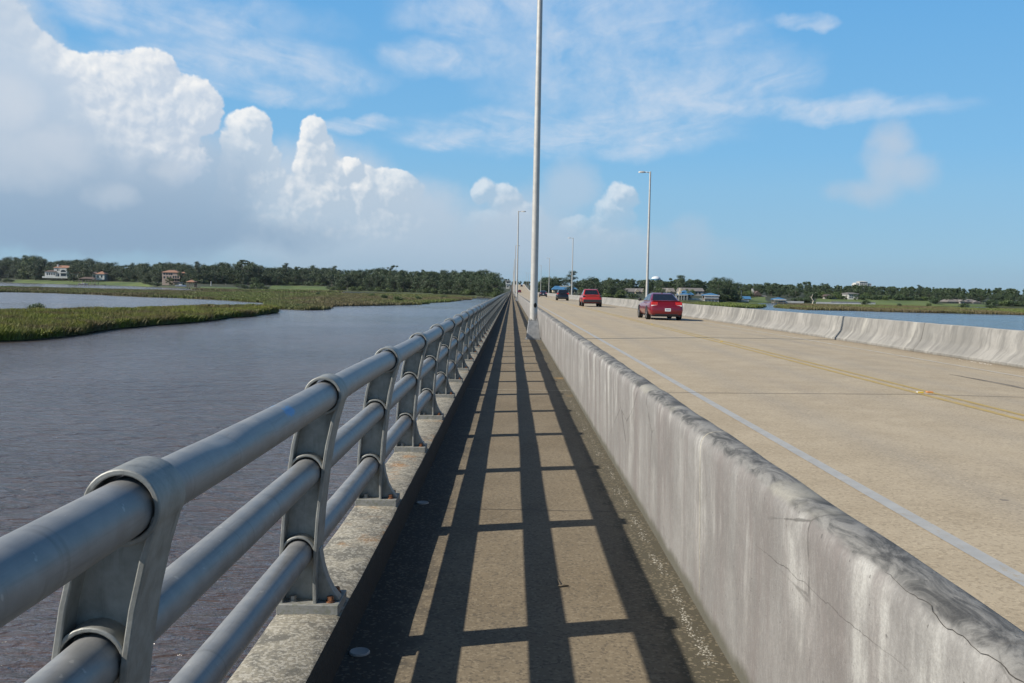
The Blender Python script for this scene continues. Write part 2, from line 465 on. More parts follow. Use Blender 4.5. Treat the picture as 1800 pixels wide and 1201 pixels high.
def m_pole(nt, P, N):
    n = noise(P, 5, 4, 0.6); v = noise(vscale(P, 20, 20, 0.8), 1, 4)
    c = mixc(nt, n.step(0.3, 0.7), (0.58, 0.565, 0.53), (0.68, 0.665, 0.625))
    return dict(gain=0.66, color=mixc(nt, v.step(0.55, 0.75) * 0.3, c, (0.36, 0.34, 0.31)), rough=n * 0.2 + 0.4)
material('pole_metal', fn=m_pole, metal=0.2)
material('pole_base_metal', fn=lambda nt, P, N: dict(color=mixc(nt, noise(P, 9, 5).step(0.3, 0.7), (0.25, 0.255, 0.26), (0.36, 0.36, 0.36))), rough=0.5, metal=0.4)
material('dark_hole', (0.008, 0.008, 0.008), 0.8)
material('dark_crack', (0.035, 0.032, 0.028), 0.9)
material('lamp_glass', (0.55, 0.57, 0.6), 0.2)

def m_water(nt, P, N):
    w0 = noise(vscale(P, 0.55, 1.0, 1), 0.5, 2, 0.5, 0.3)
    w1 = noise(vscale(P, 0.5, 1.0, 1), 1.5, 3, 0.55, 0.5)
    w2 = noise(vscale(P, 0.6, 1.0, 1), 4.2, 4, 0.62, 0.6)
    w3 = noise(vscale(P, 0.7, 1.0, 1), 11.0, 2, 0.5)
    gust = noise(vscale(P, 0.6, 1.6, 1), 0.022, 5, 0.62).step(0.30, 0.70)
    h = (w0 * 0.50 + w1 * 0.62 + w2 * 0.20 + w3 * 0.03) * (gust * 0.65 + 0.55) * (0.95 - sep(P)[1].step(12.0, 200.0) * 0.60)
    c = mixc(nt, noise(P, 0.06, 4).step(0.3, 0.7), (0.068, 0.051, 0.046), (0.096, 0.077, 0.073))
    return dict(color=c, rough=gust * 0.08 + 0.09, height=(h, 1.0, 0.66))
material('river_water', fn=m_water, IOR=1.5)

def m_grass(nt, P, N):
    h = attr(nt, 'hgt'); k = attr(nt, 'tone')
    n = noise(P, 0.11, 4, 0.6); n2 = noise(P, 0.45, 3, 0.6)
    g = mixc(nt, k, (0.062, 0.088, 0.010), (0.225, 0.245, 0.022))
    b = mixc(nt, k, (0.10, 0.075, 0.026), (0.17, 0.135, 0.042))
    c = mixc(nt, (n * 0.55 + n2 * 0.45).step(0.43, 0.60), g, b)
    return dict(color=c)
material('marsh_grass', fn=m_grass, rough=0.6)
def m_grass_far(nt, P, N):
    k = attr(nt, 'tone')
    n = noise(vscale(P, 1, 0.35, 1), 0.03, 4, 0.6)
    g = mixc(nt, k, (0.055, 0.088, 0.014), (0.135, 0.170, 0.024))
    b = mixc(nt, k, (0.085, 0.068, 0.028), (0.14, 0.115, 0.045))
    return dict(color=mixc(nt, n.step(0.38, 0.58), g, b))
material('marsh_grass_far', fn=m_grass_far, rough=0.6)
material('marsh_mud', fn=lambda nt, P, N: dict(color=mixc(nt, noise(P, 0.4, 5).step(0.3, 0.7), (0.035, 0.035, 0.014), (0.075, 0.075, 0.026))), rough=0.9)

def m_land(nt, P, N):
    l = attr(nt, 'lawn')
    n = noise(vscale(P, 1, 0.4, 1), 0.05, 4, 0.6); n2 = noise(P, 0.4, 4)
    lawn = mixc(nt, n.step(0.35, 0.65), (0.075, 0.125, 0.022), (0.140, 0.190, 0.038))
    wood = mixc(nt, n2.step(0.35, 0.65), (0.022, 0.034, 0.014), (0.05, 0.062, 0.022))
    return dict(gain=0.62, color=mixc(nt, l.step(0.35, 0.65), wood, lawn))
material('land_ground', fn=m_land, rough=0.9)

def leafmat(name, a, b, c2):
    def f(nt, P, N):
        k = attr(nt, 'tone'); r = objinfo(nt)
        n = noise(P, 0.16, 3, 0.6)
        c = mixc(nt, k, a, b)
        c = mixc(nt, r * 0.5, c, c2)
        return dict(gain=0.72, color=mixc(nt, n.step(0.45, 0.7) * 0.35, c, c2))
    m = material(name, fn=f, rough=0.55)
    return m
leafmat('oak_leaf', (0.026, 0.052, 0.018), (0.060, 0.100, 0.030), (0.050, 0.082, 0.028))
leafmat('pine_leaf', (0.022, 0.044, 0.022), (0.048, 0.080, 0.034), (0.036, 0.068, 0.030))
leafmat('light_leaf', (0.055, 0.095, 0.022), (0.115, 0.165, 0.040), (0.09, 0.135, 0.035))
material('bark', fn=lambda nt, P, N: dict(color=mixc(nt, noise(vscale(P, 3, 3, 0.6), 1, 4).step(0.3, 0.7), (0.06, 0.05, 0.04), (0.14, 0.12, 0.10))), rough=0.9)
material('dead_wood', (0.42, 0.38, 0.31), 0.9)

def roofmat(name, a, b):
    material(name, fn=lambda nt, P, N: dict(gain=0.62, color=mixc(nt, (noise(vscale(P, 1, 1, 4), 1.3, 4) * 0.6 + noise(P, 0.3, 3) * 0.4).step(0.35, 0.65), a, b)), rough=0.75)
roofmat('terracotta_tile', (0.34, 0.165, 0.105), (0.48, 0.26, 0.165))
roofmat('grey_shingle', (0.19, 0.175, 0.165), (0.29, 0.265, 0.25))
roofmat('blue_metal_roof', (0.04, 0.17, 0.36), (0.07, 0.24, 0.46))
roofmat('brown_shingle', (0.10, 0.07, 0.06), (0.17, 0.12, 0.10))
def wallmat(name, a, b):
    material(name, fn=lambda nt, P, N: dict(gain=0.66, color=mixc(nt, noise(P, 0.5, 5).step(0.3, 0.7), a, b)), rough=0.8)
wallmat('white_stucco', (0.62, 0.62, 0.60), (0.74, 0.73, 0.70))
wallmat('peach_stucco', (0.46, 0.35, 0.29), (0.56, 0.44, 0.37))
wallmat('cream_siding', (0.58, 0.50, 0.36), (0.68, 0.60, 0.45))
wallmat('grey_siding', (0.40, 0.38, 0.36), (0.52, 0.50, 0.47))
wallmat('brick', (0.26, 0.13, 0.10), (0.36, 0.20, 0.15))
wallmat('weathered_wood', (0.20, 0.17, 0.14), (0.32, 0.28, 0.23))
wallmat('white_wood', (0.62, 0.62, 0.60), (0.75, 0.75, 0.73))
wallmat('tank_paint', (0.72, 0.78, 0.84), (0.80, 0.84, 0.88))
wallmat('blue_paint', (0.06, 0.28, 0.50), (0.09, 0.34, 0.58))
material('window_glass', (0.02, 0.027, 0.035), 0.12)
material('gelcoat', (0.8, 0.8, 0.8), 0.3)
material('canvas_blue', (0.05, 0.13, 0.3), 0.8)

def carpaint(name, c, rough=0.28):
    material(name, c, rough, 0.35, Coat_Weight=0.7, Coat_Roughness=0.12)
carpaint('maroon_paint', (0.19, 0.008, 0.016))
carpaint('bright_red_paint', (0.50, 0.022, 0.016))
carpaint('black_paint', (0.012, 0.012, 0.016))
carpaint('navy_paint', (0.016, 0.018, 0.032))
carpaint('dark_red_paint', (0.16, 0.02, 0.03))
material('car_glass', (0.012, 0.016, 0.024), 0.06)
material('tyre_rubber', (0.014, 0.014, 0.015), 0.85)
material('black_plastic', (0.02, 0.02, 0.022), 0.6)
material('rim_metal', (0.42, 0.42, 0.43), 0.35, 0.8)
material('tail_light_red', (0.55, 0.012, 0.012), 0.2, Coat_Weight=0.6)
material('clear_lens', (0.8, 0.78, 0.76), 0.2)
material('number_plate_white', (0.75, 0.77, 0.78), 0.5)
material('plate_ink', (0.06, 0.09, 0.16), 0.6)
material('chrome', (0.7, 0.7, 0.72), 0.15, 1.0)
material('marker_yellow', (0.52, 0.36, 0.05), 0.3)
material('marker_orange', (0.46, 0.19, 0.05), 0.3)
material('marker_white', (0.40, 0.39, 0.34), 0.4)
material('grit_stone', fn=lambda nt, P, N: dict(color=mixc(nt, noise(P, 55, 2).step(0.3, 0.7), (0.14, 0.125, 0.095), (0.34, 0.32, 0.27))), rough=0.9)
material('pale_gravel', (0.48, 0.45, 0.40), 0.9)
material('drain_cap', (0.30, 0.31, 0.305), 0.6)
material('twig_wood', (0.10, 0.08, 0.055), 0.9)
# ------------------------------------------------------------------ bridge: deck, road, walkway, kerb
def bp(x, y, z): return (x, y, z + prof(y))
def crown(x): return 0.02 + 0.058 * max(0.0, 1 - abs(x - 6.42) / 4.85)
YS = yrange(-6, (60, 6), (480, 20), (YEND, 10))
m = MB(); m.strip([(-0.93, -0.05), (11.68, -0.05), (11.68, -0.45), (9.5, -0.9), (1.0, -0.9), (-0.93, -0.5)], YS, bp, closed=True)
struct(m.build('bridge_deck', 'deck_concrete'))
RX = [1.15, 1.57, 2.5, 3.8, 5.1, 6.42, 7.7, 9.0, 10.3, 11.27, 11.4]
m = MB(); m.strip([(x, crown(x)) for x in RX], YS, bp)
struct(m.build('road', 'road_surface'))
m = MB(); m.strip([(-0.69, 0), (0.95, 0)], YS, bp)
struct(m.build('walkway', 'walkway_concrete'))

def wob(x, y, z, a=0.004, f=2.3):
    return mnoise.noise(Vector((x * f * 2, y * f, z * f * 2))) * a
def wp(x, y, z, a=0.004):
    if y > 60: a = 0
    return (x + wob(x + 5, y, z, a), y, z + prof(y) + wob(x, y, z + 9, a))
YN = yrange(-6, (0, 1), (14, 0.12), (40, 0.4), (100, 2), (480, 10), (YEND, 8))
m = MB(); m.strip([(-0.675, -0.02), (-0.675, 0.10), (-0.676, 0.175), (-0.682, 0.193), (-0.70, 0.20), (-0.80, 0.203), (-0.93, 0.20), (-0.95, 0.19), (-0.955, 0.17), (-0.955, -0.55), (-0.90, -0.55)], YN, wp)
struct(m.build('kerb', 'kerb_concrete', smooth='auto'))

# painted lines and joints: sheets a few millimetres above the road
def line(name, x0, x1, mat, y0=-6, y1=YEND, lift=0.004):
    ys = [y for y in YS if y0 < y < y1]; ys = [y0] + ys + [y1]
    m = MB(); m.strip([(x0, crown(x0) + lift), (x1, crown(x1) + lift)], ys, bp)
    return struct(m.build(name, mat))
line('edge_line', 2.735, 2.85, 'white_paint')
line('edge_line', 9.96, 10.10, 'worn_white_paint')
line('centre_line', 6.235, 6.335, 'yellow_paint')
line('centre_line', 6.50, 6.60, 'yellow_paint')
for k in range(5):
    y = (14.2, 46.0, 77.2, 108.4, 139.6)[k]
    m = MB(); 
    xs = [1.27 + 0.38 * i for i in range(27)]; xs[-1] = 11.26
    w = 0.012
    off = [random.uniform(-0.012, 0.012) for _ in xs]
    m.add([(x, y + o - w, crown(x) + 0.006 + prof(y)) for x, o in zip(xs, off)] + [(x, y + o + w, crown(x) + 0.006 + prof(y)) for x, o in zip(xs, off)],
          [(i, i + 1, len(xs) + i + 1, len(xs) + i) for i in range(len(xs) - 1)])
    struct(m.build('expansion_joint', 'joint_sealant'))
for k in range(8):
    y = 14.45 + 17.2 * k
    m = MB(); xs = [-0.665 + 0.1 * i for i in range(17)]
    off = [random.uniform(-0.006, 0.006) for _ in xs]; w = 0.014
    m.add([(x, y + o - w, 0.004 + prof(y)) for x, o in zip(xs, off)] + [(x, y + o + w, 0.004 + prof(y)) for x, o in zip(xs, off)],
          [(i, i + 1, len(xs) + i + 1, len(xs) + i) for i in range(len(xs) - 1)])
    struct(m.build('walkway_joint', 'joint_sand'))
# faint transverse score lines in the walkway
for y in (6.55, 10.6, 18.3, 22.2, 26.1):
    m = MB(); xs = [-0.665 + 0.1 * i for i in range(17)]
    off = [random.uniform(-0.004, 0.004) for _ in xs]; w = 0.004
    m.add([(x, y + o - w, 0.003 + prof(y)) for x, o in zip(xs, off)] + [(x, y + o + w, 0.003 + prof(y)) for x, o in zip(xs, off)],
          [(i, i + 1, len(xs) + i + 1, len(xs) + i) for i in range(len(xs) - 1)])
    struct(m.build('walkway_joint', 'joint_sealant'))
# rubber marks on the far lane
for (x, y0, y1, w) in ((8.62, 13.0, 18.4, 0.10), (8.35, 11.6, 14.6, 0.09)):
    ys = yrange(y0, (y1, 0.4)); m = MB()
    n = len(ys); vs = []
    for i, y in enumerate(ys):
        t = i / (n - 1); ww = w * math.sin(math.pi * min(1, t * 1.0 + 0.08)) ** 0.6 * 0.5 + 0.012
        xx = x + 0.05 * math.sin(t * 3)
        vs += [(xx - ww, y, crown(xx) + 0.005 + prof(y)), (xx + ww, y, crown(xx) + 0.005 + prof(y))]
    m.add(vs, [(2 * i, 2 * i + 1, 2 * i + 3, 2 * i + 2) for i in range(n - 1)])
    struct(m.build('tyre_mark', 'tyre_rubber_mark'))

# ------------------------------------------------------------------ walls either side of the road
pp = [(0.945, -0.04), (0.938, 0.10), (0.930, 0.40), (0.922, 0.70), (0.919, 0.80), (0.922, 0.835), (0.932, 0.862), (0.95, 0.880), (0.975, 0.888),
      (1.01, 0.890), (1.04, 0.887), (1.058, 0.877), (1.068, 0.858), (1.075, 0.80), (1.12, 0.36), (1.26, 0.11), (1.265, -0.03)]
YP = yrange(-3, (0.6, 0.3), (9, 0.06), (25, 0.2), (60, 0.8), (200, 5), (480, 12), (YEND, 8))
def wpp(x, y, z): return wp(x, y, z, 0.007 if z > 0.6 else 0.004)
m = MB(); m.strip(pp, YP, wpp)
tag(m.build('parapet_wall', 'parapet_concrete', smooth='auto', angle=60), 'streaked grey concrete parapet wall between the walkway and the road', 'wall')
par = COL.objects['parapet_wall']
for k, y in enumerate((4.47, 20.0, 35.6)):
    m = MB(); q = [(x - 0.0015, z) if z < 0.8 else (x, z + 0.0015) for x, z in pp[1:13]]
    m.strip(q, [y - 0.004, y + 0.004], wpp)
    m.build('joint', 'joint_sand' if k == 0 else 'joint_sealant', par)

def face_x(z):
    for (x0, z0), (x1, z1) in zip(pp, pp[1:]):
        if z0 <= z <= z1: return x0 + (x1 - x0) * (z - z0) / (z1 - z0 + 1e-9)
    return 0.95
def crack(y0, y1, z0, z1, w, seed):
    r = random.Random(seed); n = int((y1 - y0) / 0.02); vs = []; z = z0
    for i in range(n + 1):
        t = i / n; y = y0 + (y1 - y0) * t
        zz = z0 + (z1 - z0) * t + 0.012 * mnoise.noise(Vector((y * 9, seed, 0))) + 0.005 * mnoise.noise(Vector((y * 40, seed, 5)))
        zz = min(zz, 0.878); ww = w * (0.35 + 0.9 * abs(mnoise.noise(Vector((y * 14, 2, seed))))) * math.sin(math.pi * min(1, max(0.04, t))) ** 0.4
        for q in (zz - ww, zz + ww):
            q = min(q, 0.8799); p_ = wpp(face_x(q), y, q); vs.append((p_[0] - 0.0022, p_[1], p_[2] + 0.0012))
    m = MB(); m.add(vs, [(2 * i, 2 * i + 1, 2 * i + 3, 2 * i + 2) for i in range(n)]); m.build('crack', 'dark_crack', par)
crack(1.2, 2.3, 0.858, 0.868, 0.0015, 4)
crack(2.1, 3.5, 0.70, 0.62, 0.0009, 9)
bpz = [(x + 0.60, z - 0.04) for x, z in [(10.66, 0.02), (10.66, 0.14), (10.68, 0.155), (10.85, 0.37), (10.875, 0.44), (10.945, 0.85), (10.955, 0.87), (10.975, 0.876), (11.10, 0.876), (11.13, 0.85), (11.15, -0.5)]]
m = MB(); m.strip(bpz, yrange(-6, (12, 3), (60, 0.5), (480, 6), (YEND, 8)), lambda x, y, z: wp(x, y, z, 0.012))
barw = tag(m.build('barrier_wall', 'barrier_concrete', smooth='auto', angle=50), 'pale concrete safety barrier along the far right edge of the road', 'wall')
for y, w, mt in ((26.2, 0.008, 'joint_sealant'), (46.0, 0.012, 'joint_sealant'), (62.0, 0.012, 'joint_sealant')):
    m = MB(); m.strip([(x - 0.004, z + 0.003) for x, z in bpz[:9]], [y - w, y + w], lambda x, yy, z: wp(x, yy, z, 0.012))
    m.build('joint', mt, barw)

# ------------------------------------------------------------------ railing
P0, PS = 3.79, 1.94
rail = thing('bridge_railing', (-0.81, P0, 0.0), 'grey metal railing of three round pipes on the kerb left of the walkway', 'railing')
outer = [(-0.937, 0.242), (-0.938, 0.34), (-0.937, 0.446), (-0.927, 0.60), (-0.907, 0.785), (-0.890, 0.90), (-0.867, 1.00), (-0.838, 1.09)]
inner = [(-0.783, 0.242), (-0.784, 0.34), (-0.783, 0.446), (-0.773, 0.60), (-0.753, 0.785), (-0.736, 0.90), (-0.714, 1.00), (-0.688, 1.09)]
RAILS = [(-0.860, 0.446, 0.0555), (-0.830, 0.785, 0.0575), (-0.763, 1.103, 0.0590)]
YC0, YC1 = 0.015, 0.158          # casting, measured from the front of its plate
def post_mesh(simple=False):
    m = MB()
    t = 0.015
    oi = [(x + t, z) for x, z in outer]; ii = [(x - t, z) for x, z in inner]
    for a, b in ((outer, oi), (ii, inner)):
        poly = list(a) + list(reversed(b))
        n = len(a)
        vs = [(x, y, z) for y in (YC0, YC1) for x, z in list(a) + list(b)]
        fs = []
        for i in range(n - 1):
            fs += [(i, i + 1, n + i + 1, n + i), (2 * n + i, 3 * n + i, 3 * n + i + 1, 2 * n + i + 1),
                   (i, 2 * n + i, 2 * n + i + 1, i + 1), (n + i, n + i + 1, 3 * n + i + 1, 3 * n + i)]
        m.add(vs, fs)
    # web plate between the flanges
    yc = (YC0 + YC1) / 2
    n = len(outer)
    for y in (yc - 0.010, yc + 0.010):
        m.add([(x, y, z) for x, z in oi] + [(x, y, z) for x, z in ii], [(i, i + 1, n + i + 1, n + i) for i in range(n - 1)])
    # arches over the lower pipes, full collar on the top pipe
    for k, (cx, cz, r) in enumerate(RAILS):
        a0, a1, sg = (-15, 195, 16) if k < 2 else (-90, 270, 36)
        ri, ro = r + 0.0065, r + (0.017 if k < 2 else 0.019)
        yy = (YC0 + 0.004, YC1 - 0.004) if k < 2 else (YC0 - 0.002, YC1 + 0.002)
        vs = []
        for i in range(sg + 1):
            a = R(a0 + (a1 - a0) * i / sg)
            for rr, y in ((ri, yy[0]), (ro, yy[0]), (ro, yy[1]), (ri, yy[1])):
                vs.append((cx + rr * math.cos(a), y, cz + 0.003 + rr * math.sin(a)))
        fs = [(4 * i + j, 4 * i + (j + 1) % 4, 4 * i + 4 + (j + 1) % 4, 4 * i + 4 + j) for i in range(sg) for j in range(4)]
        if a1 - a0 < 360: fs += [(0, 3, 2, 1), (4 * sg, 4 * sg + 1, 4 * sg + 2, 4 * sg + 3)]
        m.add(vs, fs)
    # curved gusset towards the walkway
    g = [(-0.786, 0.242), (-0.695, 0.242), (-0.697, 0.252), (-0.724, 0.285), (-0.748, 0.33), (-0.766, 0.39), (-0.778, 0.46), (-0.786, 0.46)]
    m.prism_xz(g, yc - 0.028, yc + 0.028)
    return m
pm = post_mesh()
roots = []
def wloc(y): return Vector((0, y, prof(y)))
def place_post(k):
    y = P0 + PS * k - (0.035 if k < 0 else 0)
    return Vector((0, y, prof(y))) - rail.location
# prototype (post number 0); its mesh is local to (0, y, profile)
pme = D.meshes.new('post'); pme.from_pydata(pm.v, [], pm.f)
bm = bmesh.new(); bm.from_mesh(pme); bmesh.ops.recalc_face_normals(bm, faces=bm.faces); bm.to_mesh(pme); bm.free()
post0 = finish('post', pme, 'cast_aluminium', rail, smooth='auto', angle=35, bevel=0.003, seg=2)
post0.location = place_post(0)
def childmesh(name, fn, mat, parent, **kw):
    m = MB(); fn(m)
    me = D.meshes.new(name); me.from_pydata([tuple(v) for v in m.v], [], m.f)
    bm = bmesh.new(); bm.from_mesh(me); bmesh.ops.recalc_face_normals(bm, faces=bm.faces); bm.to_mesh(me); bm.free()
    return finish(name, me, mat, parent, **kw)
childmesh('base_plate', lambda m: m.box(-0.945, -0.69, 0, 0.20, 0.198, 0.242), 'plate_metal', post0, bevel=0.003, seg=2)
def bolt(m, x, y):
    for z0, z1, r, n in ((0.2425, 0.247, 0.019, 14), (0.247, 0.266, 0.0135, 6)):
        m.prism([(x + r * math.cos(2 * math.pi * i / n), y + r * math.sin(2 * math.pi * i / n)) for i in range(n)], z0, z1)
for x, y, mt in ((-0.885, 0.045, 'bolt_grey'), (-0.730, 0.040, 'rust'), (-0.885, 0.158, 'bolt_grey'), (-0.726, 0.162, 'rust')):
    childmesh('bolt', lambda m: bolt(m, x, y), mt, post0)
for k in [-1] + list(range(1, 99)):
    if k == -1 or k < 14:
        c = copy_tree(post0, rail)
    else:
        c = post0.copy(); COL.objects.link(c); c.parent = rail
        c.modifiers.clear()
        if k < 40:
            pl = post0.children[0].copy(); COL.objects.link(pl); pl.parent = c; pl.modifiers.clear()
    c.location = place_post(k)
# the farther posts, only a few pixels each
far = MB()
for k in range(99, int((YEND - P0) / PS)):
    y = P0 + PS * k; z = prof(y)
    far.add([(x, y, zz + z) for x, zz in outer] + [(x, y, zz + z) for x, zz in inner] + [(x, y + 0.17, zz + z) for x, zz in inner],
            [(i, i + 1, 9 + i, 8 + i) for i in range(7)] + [(8 + i, 9 + i, 17 + i, 16 + i) for i in range(7)])
tag(far.build('post', 'cast_aluminium', rail), kind='stuff')
# pipes
def span_off(seed, y, amp):
    u = (y - P0 - 0.1) / PS; k = math.floor(u); t = u - k
    rr = random.Random(seed * 1000 + k)
    return rr.uniform(-1, 1) * amp * math.sin(math.pi * t), rr.uniform(-1, 0.6) * amp * 0.5 * math.sin(math.pi * t)
for k, (cx, cz, r) in enumerate(RAILS):
    ys = yrange(-2.2, (30, 0.097), (90, 0.485), (400, 4), (YEND, 6)); n = 32
    vs = []
    for y in ys:
        dx, dz = span_off(k + 3, y, 0.011 if k == 2 else 0.006) if y < 90 else (0, 0)
        for j in range(n):
            a = 2 * math.pi * j / n
            rr = r
            if k == 2:
                rr -= 0.016 * math.exp(-((y - 2.42) / 0.06) ** 2) * max(0, math.cos(a - 1.25)) ** 6
                rr -= 0.006 * math.exp(-((y - 3.25) / 0.07) ** 2) * max(0, math.cos(a - 1.0)) ** 6
            vs.append((cx + dx + rr * math.cos(a), y, cz + dz + rr * math.sin(a) + prof(y)))
    m = MB(); m.add(vs, [(i * n + j, i * n + (j + 1) % n, (i + 1) * n + (j + 1) % n, (i + 1) * n + j) for i in range(len(ys) - 1) for j in range(n)])
    m.build('top_rail' if k == 2 else 'rail', 'pipe_aluminium', rail, smooth=True)

# ------------------------------------------------------------------ lamp posts
def lamp_post(x, y, zb, h, side, pedestal, label, group):
    z = prof(y)
    t = thing('lamp_post', (x, y, z + zb), label, 'lamp post', group)
    m = MB(); zs = [0.6 if pedestal else 0.0, h * 0.3, h * 0.6, h * 0.85, h]
    m.tube([(x, y, z + zb + q) for q in zs], [0.122 - 0.047 * q / h for q in zs], 20)
    p = m.build('pole', 'pole_metal', t, smooth='auto')
    if pedestal:
        m = MB(); m.frustum((x, y), 0.44, 0.44, 0.31, 0.31, z + zb + 0.03, z + zb + 0.58)
        m.build('pedestal', 'pole_base_metal', t, bevel=0.012)
        m = MB(); m.box(x - 0.15, x + 0.15, y - 0.15, y + 0.15, z + zb + 0.582, z + zb + 0.605)
        for sx in (-1, 1):
            for sy in (-1, 1):
                m.prism([(x + sx * 0.118 + 0.022 * math.cos(i * math.pi / 3), y + sy * 0.118 + 0.022 * math.sin(i * math.pi / 3)) for i in range(6)], z + zb + 0.607, z + zb + 0.66)
        m.build('base_flange', 'pole_base_metal', t)
        m = MB(); m.box(x - 0.24, x + 0.24, y - 0.24, y + 0.24, z + zb + 0.002, z + zb + 0.028)
        m.build('foot_plate', 'pole_base_metal', t)
        # hand hole, slightly proud ring with a dark opening
        a = R(-68); d = Vector((math.cos(a), math.sin(a), 0)); e = Vector((-math.sin(a), math.cos(a), 0)); c = Vector((x, y, z + zb + 1.07)) + d * 0.112
        m = MB(); n = 18
        ring = [c + e * (0.050 * math.cos(2 * math.pi * i / n)) + Vector((0, 0, 0.075 * math.sin(2 * math.pi * i / n))) for i in range(n)]
        m.add([q for q in ring] + [q + d * 0.018 for q in ring], [tuple(range(n, 2 * n))] + [(i, (i + 1) % n, n + (i + 1) % n, n + i) for i in range(n)])
        m.build('hand_hole', 'dark_hole', t)
    else:
        m = MB(); m.box(x - 0.22, x + 0.22, y - 0.22, y + 0.22, z + zb - 0.02, z + zb + 0.05)
        m.box(x - 0.28, x + 0.26, y - 0.3, y + 0.3, z + zb - 0.8, z + zb - 0.02)
        m.build('base_flange', 'pole_base_metal', t)
    s = side; top = z + zb + h
    m = MB(); m.tube([(x, y, top - 0.12), (x + s * 0.2, y, top - 0.04), (x + s * 0.42, y, top - 0.02)], 0.035, 10)
    m.sphere((x, y, top), 0.08, 12, 6, (1, 1, 0.5))
    m.build('arm', 'pole_metal', t, smooth=True)
    m = MB(); c = x + s * 0.72
    n = 14
    rim = [(c + 0.34 * math.cos(2 * math.pi * i / n), y + 0.15 * math.sin(2 * math.pi * i / n)) for i in range(n)]
    m.add([(px, py, top - 0.08) for px, py in rim] + [(c + (px - c) * 0.95, y + (py - y) * 0.95, top - 0.01) for px, py in rim] + [(c + (px - c) * 0.55, y + (py - y) * 0.55, top + 0.05) for px, py in rim],
          [tuple(range(n)), tuple(range(2 * n, 3 * n))] + [(q * n + i, q * n + (i + 1) % n, (q + 1) * n + (i + 1) % n, (q + 1) * n + i) for q in range(2) for i in range(n)])
    lum = m.build('lamp_head', 'pole_metal', t, smooth='auto')
    m = MB(); m.prism([(c + (px - c) * 0.6, y + (py - y) * 0.7) for px, py in rim], top - 0.10, top - 0.082)
    m.build('lens', 'lamp_glass', lum)
    return t
for k, y in enumerate((29.3, 129.0, 228.0, 330.0, 430.0, 530.0, 640.0)):
    lab = ('tall grey lamp post on a tapered pedestal, nearest of all beside the walkway', 'second lamp post along the walkway, against the left face of the parapet wall',
           'third lamp post along the walkway, far down beside the parapet wall')[k] if k < 3 else 'tiny distant lamp post far down the walkway side of the bridge'
    lamp_post(0.69, y, 0, 12.3, 1, True, lab, 'lamp posts beside the walkway')
for k, y in enumerate((83.5, 188.0, 305.0, 392.0, 496.0, 600.0, 700.0, 800.0)):
    lab = ('tall pale lamp post rising behind the maroon sedan, outside the right barrier', 'thin lamp post outside the right barrier, just right of the black hatchback',
           'thin lamp post outside the right barrier, above the gap between the two dark cars', 'faint thin lamp post outside the right barrier, just right of the nearest lamp post')[k] if k < 4 else 'tiny distant lamp post along the right barrier where the road climbs'
    lamp_post(12.0, y, 0.80, 11.35, -1, False, lab, 'lamp posts outside the right barrier')

# ------------------------------------------------------------------ small things on the bridge
def marker(y, x=6.418, mats=('marker_yellow',), label='', side=0):
    t = thing('road_marker', (x, y, crown(x) + prof(y)), label, 'road marker', 'raised markers between the yellow lines')
    for i, mt in enumerate(mats):
        m = MB(); xx = x + i * 0.16 - 0.08 * (len(mats) - 1)
        m.frustum((xx, y + 0.03 * i), 0.095, 0.09, 0.07, 0.045, crown(x) + prof(y) + 0.004, crown(x) + prof(y) + 0.024)
        m.build('body', 'marker_orange' if i else 'marker_white', t, bevel=0.004)
        m = MB(); m.add([(xx - 0.05, y - 0.049 + 0.03 * i, crown(x) + prof(y) + 0.007), (xx + 0.05, y - 0.049 + 0.03 * i, crown(x) + prof(y) + 0.007), (xx + 0.04, y - 0.028 + 0.03 * i, crown(x) + prof(y) + 0.0235), (xx - 0.04, y - 0.028 + 0.03 * i, crown(x) + prof(y) + 0.0235)], [(0, 1, 2, 3)])
        m.build('reflector', mt, t)
marker(14.45, mats=('marker_yellow', 'marker_orange'), label='yellow and orange road marker pair on the nearest road joint')
marker(28.6, label='yellow road marker between the yellow lines, just in front of the second joint')
marker(42.8, label='yellow road marker between the yellow lines, left of the maroon sedan')
for y in (55, 69, 83): marker(y, label='small yellow road marker far along between the yellow lines')
for (px, py, lab) in ((632, 1140, 'round pale drain cap in the shade at the kerb foot, nearest one'), (743, 877, 'round pale drain cap in the kerb shadow, farther of the two')):
    p = on_z(px, py, 0.0); r = 0.044
    t = thing('drain_cap', (p.x, p.y, prof(p.y)), lab, 'drain cap', 'drain caps at the kerb foot')
    m = MB(); n = 28; z = prof(p.y)
    m.add([(p.x + q * r * math.cos(2 * math.pi * i / n), p.y + q * r * math.sin(2 * math.pi * i / n), z + h) for q, h in ((1.0, 0.001), (1.0, 0.006), (0.9, 0.010), (0.6, 0.007)) for i in range(n)],
          [(q * n + i, q * n + (i + 1) % n, (q + 1) * n + (i + 1) % n, (q + 1) * n + i) for q in range(3) for i in range(n)] + [tuple(range(3 * n, 4 * n))])
    m.build('cap', 'drain_cap', t, smooth='auto')
p = on_z(985, 1024, 0.0); z = prof(p.y)
m = MB()
m.tube([(p.x - 0.01, p.y + 0.12, z + 0.006), (p.x - 0.004, p.y + 0.06, z + 0.010), (p.x, p.y, z + 0.007)], [0.0015, 0.002, 0.003], 6)
m.tube([(p.x - 0.012, p.y - 0.004, z + 0.006), (p.x + 0.015, p.y, z + 0.009), (p.x + 0.045, p.y + 0.004, z + 0.006)], [0.004, 0.006, 0.003], 6)
tag(m.build('twig', 'twig_wood', smooth=True), 'thin dark twig lying on the sunlit middle of the walkway', 'twig')
